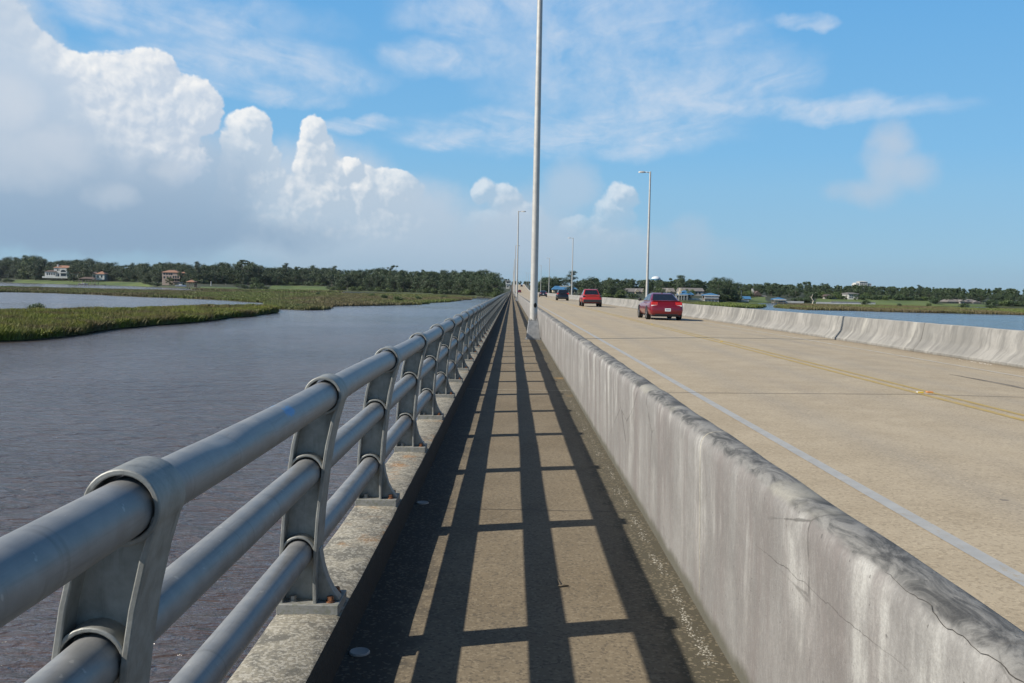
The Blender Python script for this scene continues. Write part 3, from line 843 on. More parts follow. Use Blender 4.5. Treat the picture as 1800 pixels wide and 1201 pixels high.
def scatter(name, n, fx, fy, r0_, r1_, mat, label):
    m = MB()
    for _ in range(n):
        y = fy(); x = fx(y); r = random.uniform(r0_, r1_); z = prof(y) + (crown(x) if x > 1.26 else 0)
        q = random.uniform(0, 6.28); k = 6
        ring = [(x + r * random.uniform(0.7, 1.2) * math.cos(q + i * math.pi / 3), y + r * random.uniform(0.7, 1.3) * math.sin(q + i * math.pi / 3), z + 0.001) for i in range(k)]
        m.add(ring + [(x, y, z + r * random.uniform(0.35, 0.7))], [(i, (i + 1) % k, k) for i in range(k)])
    return tag(m.build(name, mat), label, 'grit' if 'grit' in name else 'gravel', kind='stuff')
def gx(y): return 0.865 + 0.035 * mnoise.noise(Vector((0, y * 1.3, 3))) + random.gauss(0, 0.016)
def gyf():
    while True:
        y = 2.6 + random.expovariate(0.16)
        if y < 24 and mnoise.noise(Vector((4, y * 3.1, 0))) > random.uniform(-0.35, 0.35): return y
scatter('grit', 1100, gx, gyf, 0.002, 0.0075, 'grit_stone', 'loose pale grit gathered along the foot of the parapet wall')
scatter('gravel', 26, lambda y: 11.12 + random.gauss(0, 0.04), lambda y=0: random.uniform(21.6, 23.6), 0.010, 0.024, 'pale_gravel', 'small patch of white gravel at the foot of the right barrier')
# ------------------------------------------------------------------ vehicles
def half_profile(w, zb, zt, k=1.0):
    h = zt - zb
    return [(0, zb), (w * 0.84, zb), (w * 0.95, zb + 0.10 * h), (w, zb + 0.36 * h), (w * 0.985, zb + 0.62 * h), (w * 0.945, zt - 0.16 * h), (w * 0.90, zt - 0.07 * h), (w * 0.82, zt - 0.01 * h), (w * 0.45, zt + 0.014), (0, zt + 0.022)]
def loft(m, secs, o):
    """secs: (y, half profile); mirrored about x = 0"""
    rings = []
    for y, hp in secs:
        ring = [(x, y, z) for x, z in hp] + [(-x, y, z) for x, z in reversed(hp[1:-1])]
        rings.append(ring)
    n = len(rings[0])
    vs = [(o.x + x, o.y + y, o.z + z) for r in rings for x, y, z in r]
    fs = [(i * n + j, i * n + (j + 1) % n, (i + 1) * n + (j + 1) % n, (i + 1) * n + j) for i in range(len(rings) - 1) for j in range(n)]
    fs += [tuple(range(n)), tuple((len(rings) - 1) * n + j for j in reversed(range(n)))]
    m.add(vs, fs)
def panel(m, q, off=0.004, th=0.006):
    a, b, c, d = [Vector(v) for v in q]
    nn = (b - a).cross(d - a).normalized()
    lo = [v + nn * (off - th) for v in (a, b, c, d)]; hi = [v + nn * off for v in (a, b, c, d)]
    m.add(lo + hi, [(0, 3, 2, 1), (4, 5, 6, 7), (0, 1, 5, 4), (1, 2, 6, 5), (2, 3, 7, 6), (3, 0, 4, 7)])
def sub(q, u0, u1, v0, v1):
    a, b, c, d = [Vector(v) for v in q]
    f = lambda u, v: (a * (1 - u) + b * u) * (1 - v) + (d * (1 - u) + c * u) * v
    return [f(u0, v0), f(u1, v0), f(u1, v1), f(u0, v1)]
def wheel(root, o, x, y, r, w, s):
    m = MB(); n = 24
    prof_ = [(x, r - 0.06), (x, r - 0.02), (x - s * 0.02, r), (x - s * (w - 0.02), r), (x - s * w, r - 0.03), (x - s * w, r - 0.10)]
    vs = []
    for px, pr in prof_:
        for i in range(n):
            a = 2 * math.pi * i / n
            vs.append((o.x + px, o.y + y + pr * math.cos(a), o.z + r + pr * math.sin(a)))
    fs = [(q * n + i, q * n + (i + 1) % n, (q + 1) * n + (i + 1) % n, (q + 1) * n + i) for q in range(5) for i in range(n)] + [tuple(range(5 * n, 6 * n))]
    m.add(vs, fs)
    h = D.objects.new('wheel', None); COL.objects.link(h); h.parent = root; h.location = (x, y, r)
    m.build('tyre', 'tyre_rubber', h, smooth='auto')
    m = MB(); ri = r - 0.075; xx = x - s * 0.012
    c = [(o.x + xx, o.y + y + ri * math.cos(2 * math.pi * i / n), o.z + r + ri * math.sin(2 * math.pi * i / n)) for i in range(n)]
    hub = [(o.x + xx + s * 0.006, o.y + y + 0.05 * math.cos(2 * math.pi * i / n), o.z + r + 0.05 * math.sin(2 * math.pi * i / n)) for i in range(n)]
    fs = [tuple(range(n, 2 * n))]
    fs += [(i, (i + 1) % n, n + (i + 1) % n, n + i) for i in range(n) if i % 5 < 3]
    m.add(c + hub, fs)
    m.build('rim', 'rim_metal', h)
def vehicle(name, label, cat, x, y_axle, P, group='vehicles driving away along the road'):
    """P: dict of sizes. y_axle: world y of the rear axle"""
    L, W, H, wb, ro = P['L'], P['W'], P['H'], P['wb'], P['ro']
    yc = y_axle + L / 2 - ro
    base = Vector((x, yc, prof(yc) + crown(x) + 0.004))
    t = thing(name, base, label, cat, group)
    sl = math.atan((prof(yc + 2) - prof(yc - 2)) / 4)
    o = base
    hw = W / 2
    belt, deck, hood = P['belt'], P['deck'], P['hood']
    y0, y1 = -L / 2, L / 2
    zb = P.get('zb', 0.24)
    S = [(y0, half_profile(hw * 0.80, zb + 0.12, P['bump'])), (y0 + 0.04, half_profile(hw * 0.88, zb + 0.07, P['bump'] + 0.07)),
         (y0 + 0.08, half_profile(hw * 0.91, zb + 0.04, deck - 0.07)), (y0 + 0.15, half_profile(hw * 0.945, zb + 0.02, deck)),
         (y0 + 0.45, half_profile(hw * 0.985, zb, deck + 0.015)), (y0 + L * 0.24, half_profile(hw, zb, belt)), (y0 + L * 0.5, half_profile(hw * 0.985, zb, belt - 0.01)),
         (y0 + L * 0.66, half_profile(hw * 0.99, zb, belt - 0.03)), (y1 - L * 0.16, half_profile(hw, zb, hood)), (y1 - 0.30, half_profile(hw * 0.96, zb, hood - 0.06)),
         (y1 - 0.08, half_profile(hw * 0.86, zb + 0.03, hood - 0.18)), (y1, half_profile(hw * 0.74, zb + 0.10, hood - 0.30))]
    m = MB(); loft(m, S, o); m.build('body', P['paint'], t, smooth='auto', angle=50)
    # cabin
    cb, cr = P['cab'], P['roof']     # (rear y, front y) at belt / at roof line, measured from the centre
    wbelt, wroof = hw * 0.87, hw * P.get('rw', 0.66)
    zb2 = belt - 0.03; zr = H
    c = [(-wbelt, cb[0], zb2), (wbelt, cb[0], zb2), (wbelt, cb[1], zb2), (-wbelt, cb[1], zb2), (-wroof, cr[0], zr - 0.05), (wroof, cr[0], zr - 0.05), (wroof, cr[1], zr - 0.06), (-wroof, cr[1], zr - 0.06)]
    cr2 = [(-wroof * 0.8, cr[0] + 0.25, zr), (wroof * 0.8, cr[0] + 0.25, zr), (wroof * 0.8, cr[1] - 0.25, zr - 0.005), (-wroof * 0.8, cr[1] - 0.25, zr - 0.005)]
    c = [Vector(v) + o for v in c]; cr2 = [Vector(v) + o for v in cr2]
    m = MB(); m.add(c + cr2, [(0, 3, 2, 1), (0, 1, 5, 4), (1, 2, 6, 5), (2, 3, 7, 6), (3, 0, 4, 7), (4, 5, 9, 8), (5, 6, 10, 9), (6, 7, 11, 10), (7, 4, 8, 11), (8, 9, 10, 11)])
    m.build('cabin', P.get('cabin_paint', P['paint']), t, smooth='auto', bevel=P.get('cbev', 0.06), seg=4, angle=80)
    def glass(nm, q, u0, u1, v0, v1):
        m = MB(); panel(m, sub(q, u0, u1, v0, v1), 0.006, 0.012); return m.build(nm, 'car_glass', t)
    rearq = [c[0], c[1], c[5], c[4]]
    glass('rear_window', rearq, 0.07, 0.93, P.get('rv', 0.10), 0.93)
    glass('windscreen', [c[2], c[3], c[7], c[6]], 0.06, 0.94, 0.10, 0.94)
    for q in ([c[3], c[0], c[4], c[7]], [c[1], c[2], c[6], c[5]]):
        us = (0.08, 0.46, 0.50, 0.90) if q[0] is c[3] else (0.10, 0.50, 0.54, 0.92)
        glass('side_window', q, us[0], us[1], 0.12, 0.88); glass('side_window', q, us[2], us[3], 0.12, 0.88)
    # wheels, arches, underbody
    m = MB(); m.box(o.x - hw * 0.82, o.x + hw * 0.82, o.y + y0 + 0.12, o.y + y1 - 0.15, o.z + zb - 0.05, o.z + zb + 0.10)
    m.build('underbody', 'black_plastic', t)
    ya = (y0 + ro, y0 + ro + wb)
    for s in (-1, 1):
        for q in ya:
            m = MB(); n = 20; r = P['wr'] + 0.05
            arc = [(o.y + q + r * math.cos(math.pi * i / n), o.z + P['wr'] + r * math.sin(math.pi * i / n)) for i in range(n + 1)]
            vs = [(o.x + s * xx, yy, zz) for xx in (hw * 0.80, hw + 0.006) for yy, zz in arc]; k = n + 1
            m.add(vs, [tuple(range(k, 2 * k))] + [(i, i + 1, k + i + 1, k + i) for i in range(n)])
            m.build('wheel_arch', 'black_plastic', t)
            wheel(t, o, s * (hw + 0.014), q, P['wr'], 0.24, s)
    # mirrors
    for s in (-1, 1):
        m = MB(); yy = cb[1] - 0.35; m.box(o.x + s * hw * 0.93 - 0.02, o.x + s * hw * 0.93 + 0.02, o.y + yy, o.y + yy + 0.05, o.z + belt - 0.02, o.z + belt + 0.03)
        m.sphere((o.x + s * (hw + 0.06), o.y + yy, o.z + belt + 0.06), 0.11, 10, 6, (1.0, 0.55, 0.75))
        m.build('mirror', P.get('mirror', 'black_plastic'), t, smooth=True)
    # rear details
    yr = y0 + 0.06
    def box(nm, mt, x0, x1, z0, z1, ya_, yb_, parent=t, bev=0.0, lab=None):
        m = MB(); m.box(o.x + x0, o.x + x1, o.y + ya_, o.y + yb_, o.z + z0, o.z + z1); b = m.build(nm, mt, parent, bevel=bev)
        if lab: b['label'] = lab
        return b
    for s in (-1, 1):
        (lx0, lx1, lz0, lz1) = P['light']
        xs = sorted((s * lx0, s * lx1))
        lt = box('tail_light', P.get('light_mat', 'tail_light_red'), xs[0], xs[1], lz0, lz1, y0 + P.get('ly', 0.055), y0 + 0.34, bev=0.02)
        if P.get('lens'):
            box('reversing_lens', 'clear_lens', xs[0] + 0.01, xs[1] - 0.01, lz0 - 0.05, lz0 + 0.01, y0 + P.get('ly', 0.055) - 0.004, y0 + 0.2, lt, 0.01)
    px, pz, py = P['plate']
    npl = box('number_plate', 'number_plate_white', px - 0.155, px + 0.155, pz - 0.078, pz + 0.078, y0 + py - 0.012, y0 + py + 0.03)
    m = MB()
    for i in range(6):
        xx = o.x + px - 0.11 + i * 0.04
        m.box(xx, xx + 0.024, o.y + y0 + py - 0.0145, o.y + y0 + py - 0.0125, o.z + pz - 0.03, o.z + pz + 0.035)
    m.build('plate_marking', 'plate_ink', npl)
    for e in P.get('extra', []):
        nm, mt, x0, x1, z0, z1, a, b = e[:8]
        box(nm, mt, x0, x1, z0, z1, y0 + a, y0 + b, t, e[8] if len(e) > 8 else 0.012)
    if abs(sl) > 0.002: t.rotation_euler = (sl, 0, 0)
    return t

sedan = dict(L=5.08, W=1.89, H=1.47, wb=3.05, ro=1.08, belt=1.01, deck=1.03, hood=0.90, bump=0.66, paint='maroon_paint', cab=(-2.02, 1.15), roof=(-0.98, 0.15), rw=0.63, cbev=0.10, wr=0.355,
             light=(0.47, 0.83, 0.80, 0.975), lens=True, plate=(0.06, 0.56, 0.005), mirror='black_plastic',
             extra=[('badge', 'chrome', 0.10, 0.16, 0.87, 0.91, 0.066, 0.09), ('plate_recess', 'black_plastic', -0.14, 0.27, 0.47, 0.655, 0.002, 0.05),
                    ('spoiler_lip', 'maroon_paint', -0.74, 0.74, 1.012, 1.055, 0.085, 0.19, 0.015), ('exhaust', 'black_plastic', -0.66, -0.52, 0.27, 0.34, 0.06, 0.3, 0.03), ('exhaust', 'black_plastic', 0.52, 0.66, 0.27, 0.34, 0.06, 0.3, 0.03),
                    ('lower_valance', 'black_plastic', -0.62, 0.62, 0.27, 0.37, 0.02, 0.3, 0.02), ('bumper_crease', 'tail_light_red', -0.80, 0.80, 0.505, 0.515, 0.0, 0.03, 0.003), ('antenna', 'black_plastic', -0.03, 0.03, 1.46, 1.50, 1.75, 1.90, 0.01)])
vehicle('sedan_car', 'maroon four-door sedan nearest the camera, seen from behind', 'car', 8.32, 51.4, sedan)
pickup = dict(L=4.97, W=1.905, H=1.69, wb=3.0, ro=1.05, belt=1.12, deck=1.14, hood=1.08, bump=0.70, paint='bright_red_paint', cab=(-1.20, 1.35), roof=(-0.62, 0.45), rw=0.68, cbev=0.08, wr=0.36, zb=0.34,
              light=(0.58, 0.90, 0.90, 1.06), light_mat='black_plastic', ly=0.05, plate=(0.03, 0.60, 0.0),
              extra=[('tailgate', 'bright_red_paint', -0.68, 0.68, 0.72, 1.15, 0.045, 0.12, 0.02), ('tailgate_trim', 'black_plastic', -0.60, 0.60, 1.00, 1.03, 0.036, 0.05, 0.004), ('tailgate_handle', 'bright_red_paint', -0.30, 0.30, 1.075, 1.125, 0.025, 0.06, 0.012),
                     ('rear_bumper', 'black_plastic', -0.88, 0.88, 0.40, 0.70, -0.02, 0.30, 0.04), ('bed_cover', 'black_plastic', -0.76, 0.76, 1.145, 1.165, 0.12, 1.30, 0.01),
                     ('roof_rail', 'black_plastic', -0.66, -0.61, 1.68, 1.72, 1.95, 2.9), ('roof_rail', 'black_plastic', 0.61, 0.66, 1.68, 1.72, 1.95, 2.9)])
vehicle('pickup_truck', 'bright red pickup truck with a black rear bumper, ahead of the maroon sedan', 'pickup', 7.72, 90.8, pickup)
hatch = dict(L=4.55, W=1.84, H=1.66, wb=2.69, ro=0.93, belt=1.10, deck=1.12, hood=1.02, bump=0.66, paint='black_paint', cab=(-2.10, 1.25), roof=(-1.72, 0.35), rw=0.70, wr=0.345, zb=0.28,
             light=(0.62, 0.93, 0.93, 1.16), ly=0.10, plate=(0.06, 0.60, 0.02),
             extra=[('rear_wiper', 'black_plastic', -0.2, 0.1, 1.10, 1.13, 0.08, 0.14), ('rear_spoiler', 'black_paint', -0.58, 0.58, 1.60, 1.635, 0.48, 0.85, 0.015), ('rear_bumper', 'black_plastic', -0.80, 0.80, 0.36, 0.48, -0.01, 0.25, 0.03)])
vehicle('hatchback_car', 'black hatchback with red tail lights, third in the line of traffic', 'car', 7.9, 146.0, hatch)
dark = dict(sedan); dark.update(paint='navy_paint', L=4.8, W=1.84, wb=2.78, light=(0.5, 0.86, 0.82, 0.95), plate=(0.0, 0.62, 0.005), H=1.45, deck=1.06,
            extra=[('badge', 'chrome', -0.12, 0.12, 0.88, 0.93, 0.06, 0.09), ('lower_valance', 'black_plastic', -0.62, 0.62, 0.27, 0.37, 0.02, 0.3, 0.02)], mirror='navy_paint')
vehicle('sedan_car', 'small dark navy sedan far ahead, just right of the nearest lamp post', 'car', 7.55, 226.0, dark)
fr = dict(hatch); fr.update(paint='dark_red_paint', extra=[])
vehicle('hatchback_car', 'tiny dark red car on the flat road, just left of the nearest lamp post', 'car', 4.1, 505.0, fr)
fr2 = dict(hatch); fr2.update(paint='black_paint', extra=[])
vehicle('hatchback_car', 'tiny dark car climbing the rise at the far end of the bridge', 'car', 8.2, 800.0, fr2)
# ------------------------------------------------------------------ water, land, marsh, trees
def W(px, py): 
    p = on_z(px, py, WATER); return Vector((p.x, p.y))
m = MB(); m.add([(-2200, -300, WATER), (2200, -300, WATER), (2200, 2500, WATER), (-2200, 2500, WATER)], [(0, 1, 2, 3)])
struct(m.build('water', 'river_water'))

LSH = [(-260, 492.5), (-100, 494.5), (0, 496.5), (100, 499.5), (200, 502), (250, 503.5), (300, 506), (340, 508), (420, 509), (520, 510), (600, 512.5), (700, 516), (770, 519), (830, 521), (865, 523.5), (885, 526), (898, 527.5)]
RSH = [(898, 527.5), (920, 523), (1000, 524), (1100, 527), (1200, 531.5), (1290, 532.5), (1400, 534), (1500, 536), (1600, 538), (1700, 539.5), (1800, 542), (2000, 546)]
SH = LSH + RSH[1:]
def interp(tab, x):
    if x <= tab[0][0]: return tab[0][1]
    for (a, b), (c, d) in zip(tab, tab[1:]):
        if x <= c: return b + (d - b) * (x - a) / (c - a)
    return tab[-1][1]
def hdir(px):
    d = ray(px, 505); v = Vector((d.x, d.y)); return v.normalized()
HT = [(-3, -0.35), (0, -0.05), (1.5, 0.45), (8, 0.8), (30, 1.9), (70, 3.6), (140, 5.0), (300, 5.8), (700, 6.6), (1100, 7.0)]
def land(px, v):
    """point of the ground v metres behind the waterline, seen in the direction of column px"""
    p = W(px, interp(SH, px)) + hdir(px) * v
    h = interp(HT, v)
    if p.y < 1080:                      # the bridge crosses low ground here
        t = min(1.0, max(0.0, (abs(p.x - 5.5) - 14) / 40)); h = h * t + min(h, 0.3) * (1 - t)
    return Vector((p.x, p.y, WATER + h))
pxs = list(range(-260, 2001, 10)); vsn = [h[0] for h in HT]
def lawnness(px, v):
    if v < 1: return 0.3
    if 28 < px < 262: return 1.0 if v < 62 else 0
    if 330 < px < 420: return 1.0 if v < 30 else 0
    if 470 < px < 575: return 1.0 if v < 60 else 0
    if 1300 < px < 1345: return 1.0 if v < 60 else 0
    if 1430 < px < 1640: return 1.0 if v < 34 else 0
    if 1640 <= px < 1740: return 0.8 if v < 30 else 0
    return 0.45 if v < 20 else 0
verts, faces, lw = [], [], []
nv = len(vsn)
for px in pxs:
    for v in vsn:
        q = land(px, v); verts.append(q); lw.append(lawnness(px, v))
for i in range(len(pxs) - 1):
    for j in range(nv - 1):
        faces.append((i * nv + j, (i + 1) * nv + j, (i + 1) * nv + j + 1, i * nv + j + 1))
me = D.meshes.new('land'); me.from_pydata(verts, [], faces)
a = me.attributes.new('lawn', 'FLOAT', 'POINT'); a.data.foreach_set('value', lw)
struct(finish('land', me, 'land_ground', smooth=True))

# ---- marsh islands: mud bank + blades of grass
def inside(poly, x, y):
    n = len(poly); c = np.zeros(len(x), bool)
    j = n - 1
    for i in range(n):
        xi, yi = poly[i]; xj, yj = poly[j]
        with np.errstate(divide='ignore', invalid='ignore'):
            t = ((yi > y) != (yj > y)) & (x < (xj - xi) * (y - yi) / (yj - yi + 1e-9) + xi)
        c ^= t; j = i
    return c
def rough_poly(poly, step, amp, seed):
    out_ = []
    n = len(poly)
    for i in range(n):
        a, b = Vector(poly[i]), Vector(poly[(i + 1) % n]); L = (b - a).length; k = max(1, int(L / step))
        for j in range(k):
            p = a.lerp(b, j / k); s = amp
            out_.append((p.x + s * mnoise.noise(Vector((p.x * 0.13, p.y * 0.13, seed))), p.y + s * 1.6 * mnoise.noise(Vector((p.x * 0.13, p.y * 0.13, seed + 7)))))
    return out_
def marsh(pts, label, n, hgt, width, mat, seed, step=5, amp=1.6, edge=0.35, lean=0.35, zoff=0.0):
    poly = rough_poly([tuple(W(*p)) for p in pts], step, amp, seed)
    m = MB(); m.prism(poly, WATER - 0.3, WATER + 0.16)
    struct(m.build('marsh_bank', 'marsh_mud'))
    P_ = np.array(poly); lo, hi = P_.min(0), P_.max(0)
    g = np.random.default_rng(seed)
    xs, ys = [], []; got = 0
    while got < n * (1 - edge):
        x = g.uniform(lo[0], hi[0], 60000); y = g.uniform(lo[1], hi[1], 60000)
        k = inside(poly, x, y); x, y = x[k], y[k]
        # closer ground shows larger: keep more blades there
        keep = g.random(len(x)) < np.clip((lo[1] + 25) / y, 0.06, 1) ** 1.2
        xs.append(x[keep]); ys.append(y[keep]); got += keep.sum()
    ne = int(n * edge)
    i = g.integers(0, len(poly), ne); t = g.random(ne)
    A, B = P_[i], P_[(i + 1) % len(poly)]
    e = A + (B - A) * t[:, None]; c = P_.mean(0); e += (c - e) * (g.random(ne) ** 2 * 0.05)[:, None] + g.normal(0, 0.25, (ne, 2))
    x = np.concatenate(xs + [e[:, 0]]); y = np.concatenate(ys + [e[:, 1]])
    n = len(x)
    cl = np.array([mnoise.noise(Vector((a * 0.16, b * 0.16, seed))) for a, b in zip(x, y)])
    cl2 = np.array([mnoise.noise(Vector((a * 0.6, b * 0.6, seed + 3))) for a, b in zip(x, y)])
    h = hgt * (0.72 + 0.35 * cl + 0.22 * cl2 + g.uniform(-0.16, 0.22, n))
    w = width * g.uniform(0.6, 1.5, n)
    a = g.uniform(0, 2 * np.pi, n); lx = g.normal(0.10, lean, n) * h; ly = g.normal(0, lean, n) * h
    z = np.full(n, WATER + 0.12 + zoff)
    bx, by = np.cos(a) * w / 2, np.sin(a) * w / 2
    v = np.empty((n, 5, 3))
    v[:, 0] = np.c_[x - bx, y - by, z]; v[:, 1] = np.c_[x + bx, y + by, z]
    v[:, 2] = np.c_[x + bx * 0.75 + lx * 0.4, y + by * 0.75 + ly * 0.4, z + h * 0.6]; v[:, 3] = np.c_[x + lx, y + ly, z + h]
    v[:, 4] = np.c_[x - bx * 0.75 + lx * 0.4, y - by * 0.75 + ly * 0.4, z + h * 0.6]
    f = np.arange(n * 5).reshape(n, 5)
    me = np_mesh('marsh_grass', v.reshape(-1, 3), f, 5)
    at = me.attributes.new('tone', 'FLOAT', 'POINT'); tone = np.clip(0.45 + 0.55 * cl + 0.35 * cl2 + g.uniform(-0.16, 0.16, n), 0, 1)
    at.data.foreach_set('value', np.repeat(tone, 5).astype(np.float32))
    hh = me.attributes.new('hgt', 'FLOAT', 'POINT'); hh.data.foreach_set('value', np.tile([0, 0, .6, 1, .6], n).astype(np.float32))
    o = finish('marsh_grass', me, mat)
    return tag(o, label, 'marsh grass', kind='stuff')
marsh([(-140, 606), (-60, 603), (0, 600), (60, 597), (120, 590), (200, 578), (290, 571), (380, 562), (440, 556), (483, 549.5), (478, 546), (440, 544.5), (400, 545), (300, 548), (200, 551), (100, 553), (0, 554), (-140, 556)],
      'nearest patch of tall yellow-green marsh grass in the water left of the railing', 280000, 1.16, 0.060, 'marsh_grass', 3, step=4, amp=1.5)
marsh([(-140, 512), (0, 513.5), (100, 515.5), (200, 520), (300, 524), (380, 527), (420, 529.5), (478, 533), (480, 543), (520, 545), (560, 545), (582, 543.5), (570, 539), (640, 537.5), (740, 536), (752, 532.5), (800, 530.5), (822, 527), (832, 524.5), (800, 522), (740, 519.5), (680, 518), (600, 516.5), (500, 515), (420, 513.5), (300, 512), (200, 510), (100, 507.5), (0, 505), (-140, 503)],
      'long olive-brown marsh island reaching across the water left of the railing', 260000, 0.72, 0.14, 'marsh_grass_far', 5, step=9, amp=3.0, edge=0.3)
marsh([(338, 509.5), (420, 513), (520, 513.5), (600, 515), (600, 512.6), (520, 511), (420, 510), (345, 508.5)], 'thin dark strip of reeds along the water before the left shore lawns', 5000, 0.8, 0.5, 'marsh_grass_far', 6, step=12, amp=1.0)
marsh([(1130, 533), (1210, 538), (1290, 541.5), (1335, 542), (1347, 540), (1330, 538), (1300, 536.5), (1200, 534), (1130, 530)], 'green marsh grass right behind the barrier near the two-level gazebo', 22000, 0.95, 0.34, 'marsh_grass_far', 8, step=8, amp=2.0)
marsh([(1362, 541), (1420, 545), (1500, 546.5), (1600, 549.5), (1700, 551.5), (1800, 554), (1960, 559), (1960, 549), (1800, 545.5), (1700, 543), (1600, 540.5), (1500, 538), (1420, 537), (1375, 537.5)], 'long olive strip of marsh grass beyond the water at the right', 130000, 0.75, 0.14, 'marsh_grass_far', 9, step=8, amp=2.2)

# ---- trees
def leaves(centers, normals, size, g, jitter=0.9):
    n = len(centers)
    nr = normals + g.normal(0, jitter, (n, 3)); nr /= np.linalg.norm(nr, axis=1)[:, None] + 1e-9
    r = g.normal(0, 1, (n, 3)); t = np.cross(nr, r); t /= np.linalg.norm(t, axis=1)[:, None] + 1e-9
    b = np.cross(nr, t); s = (size * g.uniform(0.55, 1.3, n))[:, None]
    return np.stack([centers - t * s * 0.5, centers + b * s * 0.32, centers + t * s * 0.5, centers - b * s * 0.32], 1)
def clump_cloud(g, blobs_, per, size):
    """blobs_: (center, radii) of leafy masses; returns leaf quads and tones"""
    out_, tone = [], []
    for c, rad in blobs_:
        k = max(12, int(per * (rad[0] * rad[1]) ** 0.5))
        d = g.normal(0, 1, (k, 3)); d /= np.linalg.norm(d, axis=1)[:, None]
        rr = g.random(k)[:, None] ** 0.45
        lump = 1 + 0.22 * np.sin(d[:, :1] * 5 + c[0]) * np.cos(d[:, 1:2] * 4 + c[2])
        p = np.array(c) + d * rr * np.array(rad) * lump
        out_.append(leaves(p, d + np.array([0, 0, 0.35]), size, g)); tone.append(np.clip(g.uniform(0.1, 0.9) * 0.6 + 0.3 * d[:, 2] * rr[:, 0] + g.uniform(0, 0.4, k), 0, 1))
    return np.concatenate(out_), np.concatenate(tone)
def crown_mesh(g, kind, h):
    bl = []
    if kind == 'oak':
        rw = h * 0.46
        bl.append(((0, 0, h * 0.48), (rw * 0.8, rw * 0.8, h * 0.38)))
        for _ in range(24):
            a = g.uniform(0, 6.28); q = g.uniform(0.35, 1.0); zz = g.uniform(0.10, 0.90)
            r = rw * math.sqrt(max(0.05, 1 - ((zz - 0.5) / 0.52) ** 2)) * q
            s = h * g.uniform(0.09, 0.17)
            bl.append(((r * math.cos(a), r * math.sin(a), h * zz), (s * 1.25, s * 1.25, s * 0.85)))
    elif kind == 'pine':
        rw = h * 0.20
        for k in range(16):
            zz = 0.25 + 0.72 * k / 15 ; a = g.uniform(0, 6.28); r = rw * (1.25 - 0.85 * (k / 15)) * g.uniform(0.2, 1.0); s = h * g.uniform(0.06, 0.11)
            bl.append(((r * math.cos(a), r * math.sin(a), h * zz), (s * 1.5, s * 1.5, s * 0.7)))
    elif kind == 'airy':
        for k in range(15):
            zz = g.uniform(0.4, 0.98); a = g.uniform(0, 6.28); r = h * 0.36 * g.uniform(0.2, 1.0) * (0.6 + 0.5 * math.sin(zz * 3)); s = h * g.uniform(0.05, 0.09)
            bl.append(((r * math.cos(a), r * math.sin(a), h * zz), (s * 1.5, s * 1.5, s * 0.6)))
    elif kind == 'bush':
        for k in range(9):
            a = g.uniform(0, 6.28); r = h * 0.55 * g.uniform(0, 1); zz = g.uniform(0.2, 0.75); s = h * g.uniform(0.2, 0.34)
            bl.append(((r * math.cos(a), r * math.sin(a), h * zz), (s * 1.2, s * 1.2, s)))
    return bl
def mesh_from_leaves(name, q, tone):
    me = np_mesh(name, q.reshape(-1, 3), np.arange(len(q) * 4).reshape(-1, 4), 4)
    at = me.attributes.new('tone', 'FLOAT', 'POINT'); at.data.foreach_set('value', np.repeat(tone, 4).astype(np.float32))
    return me
def trunk_mb(g, kind, h, bl):
    m = MB(); top = h * (0.92 if kind == 'pine' else 0.6)
    r = h * (0.014 if kind == 'pine' else 0.026)
    m.tube([(0, 0, -0.5), (g.normal(0, h * .008), g.normal(0, h * .008), top * 0.5), (g.normal(0, h * .012), 0, top)], [r * 1.3, r, r * 0.35], 7)
    for c, rad in bl[1:9]:
        z0 = min(c[2] * 0.75, top * 0.85)
        m.tube([(0, 0, z0), (c[0] * 0.5, c[1] * 0.5, (z0 + c[2]) / 2), c], [r * 0.5, r * 0.35, r * 0.12], 5)
    return m
PROTO = {}
def tree_proto(key, kind, h, leaf, per, size, seed):
    g = np.random.default_rng(seed); bl = crown_mesh(g, kind, h)
    q, tn = clump_cloud(g, bl, per, size)
    cme = mesh_from_leaves('crown', q, tn); cme.materials.append(MATS[leaf])
    tm = trunk_mb(g, kind, h, bl); tme = D.meshes.new('trunk'); tme.from_pydata([tuple(v) for v in tm.v], [], tm.f); tme.materials.append(MATS['bark'])
    PROTO[key] = (cme, tme, h)
for i in range(5): tree_proto(('oak', i), 'oak', 10.0, 'oak_leaf', 170, 0.33, 100 + i)
for i in range(4): tree_proto(('pine', i), 'pine', 14.0, 'pine_leaf', 190, 0.33, 200 + i)
for i in range(2): tree_proto(('airy', i), 'airy', 14.0, 'oak_leaf', 150, 0.42, 300 + i)
for i in range(3): tree_proto(('light', i), 'oak', 8.0, 'light_leaf', 140, 0.34, 400 + i)
for i in range(3): tree_proto(('bush', i), 'bush', 2.5, 'light_leaf', 130, 0.30, 500 + i)
for i in range(2): tree_proto(('darkbush', i), 'bush', 3.0, 'oak_leaf', 120, 0.36, 600 + i)
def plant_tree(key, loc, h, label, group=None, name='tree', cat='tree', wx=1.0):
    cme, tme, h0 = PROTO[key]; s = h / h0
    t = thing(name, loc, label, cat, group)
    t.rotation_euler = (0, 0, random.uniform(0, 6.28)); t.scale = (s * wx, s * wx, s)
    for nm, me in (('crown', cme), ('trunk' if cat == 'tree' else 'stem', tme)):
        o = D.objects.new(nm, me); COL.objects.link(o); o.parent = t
    return t

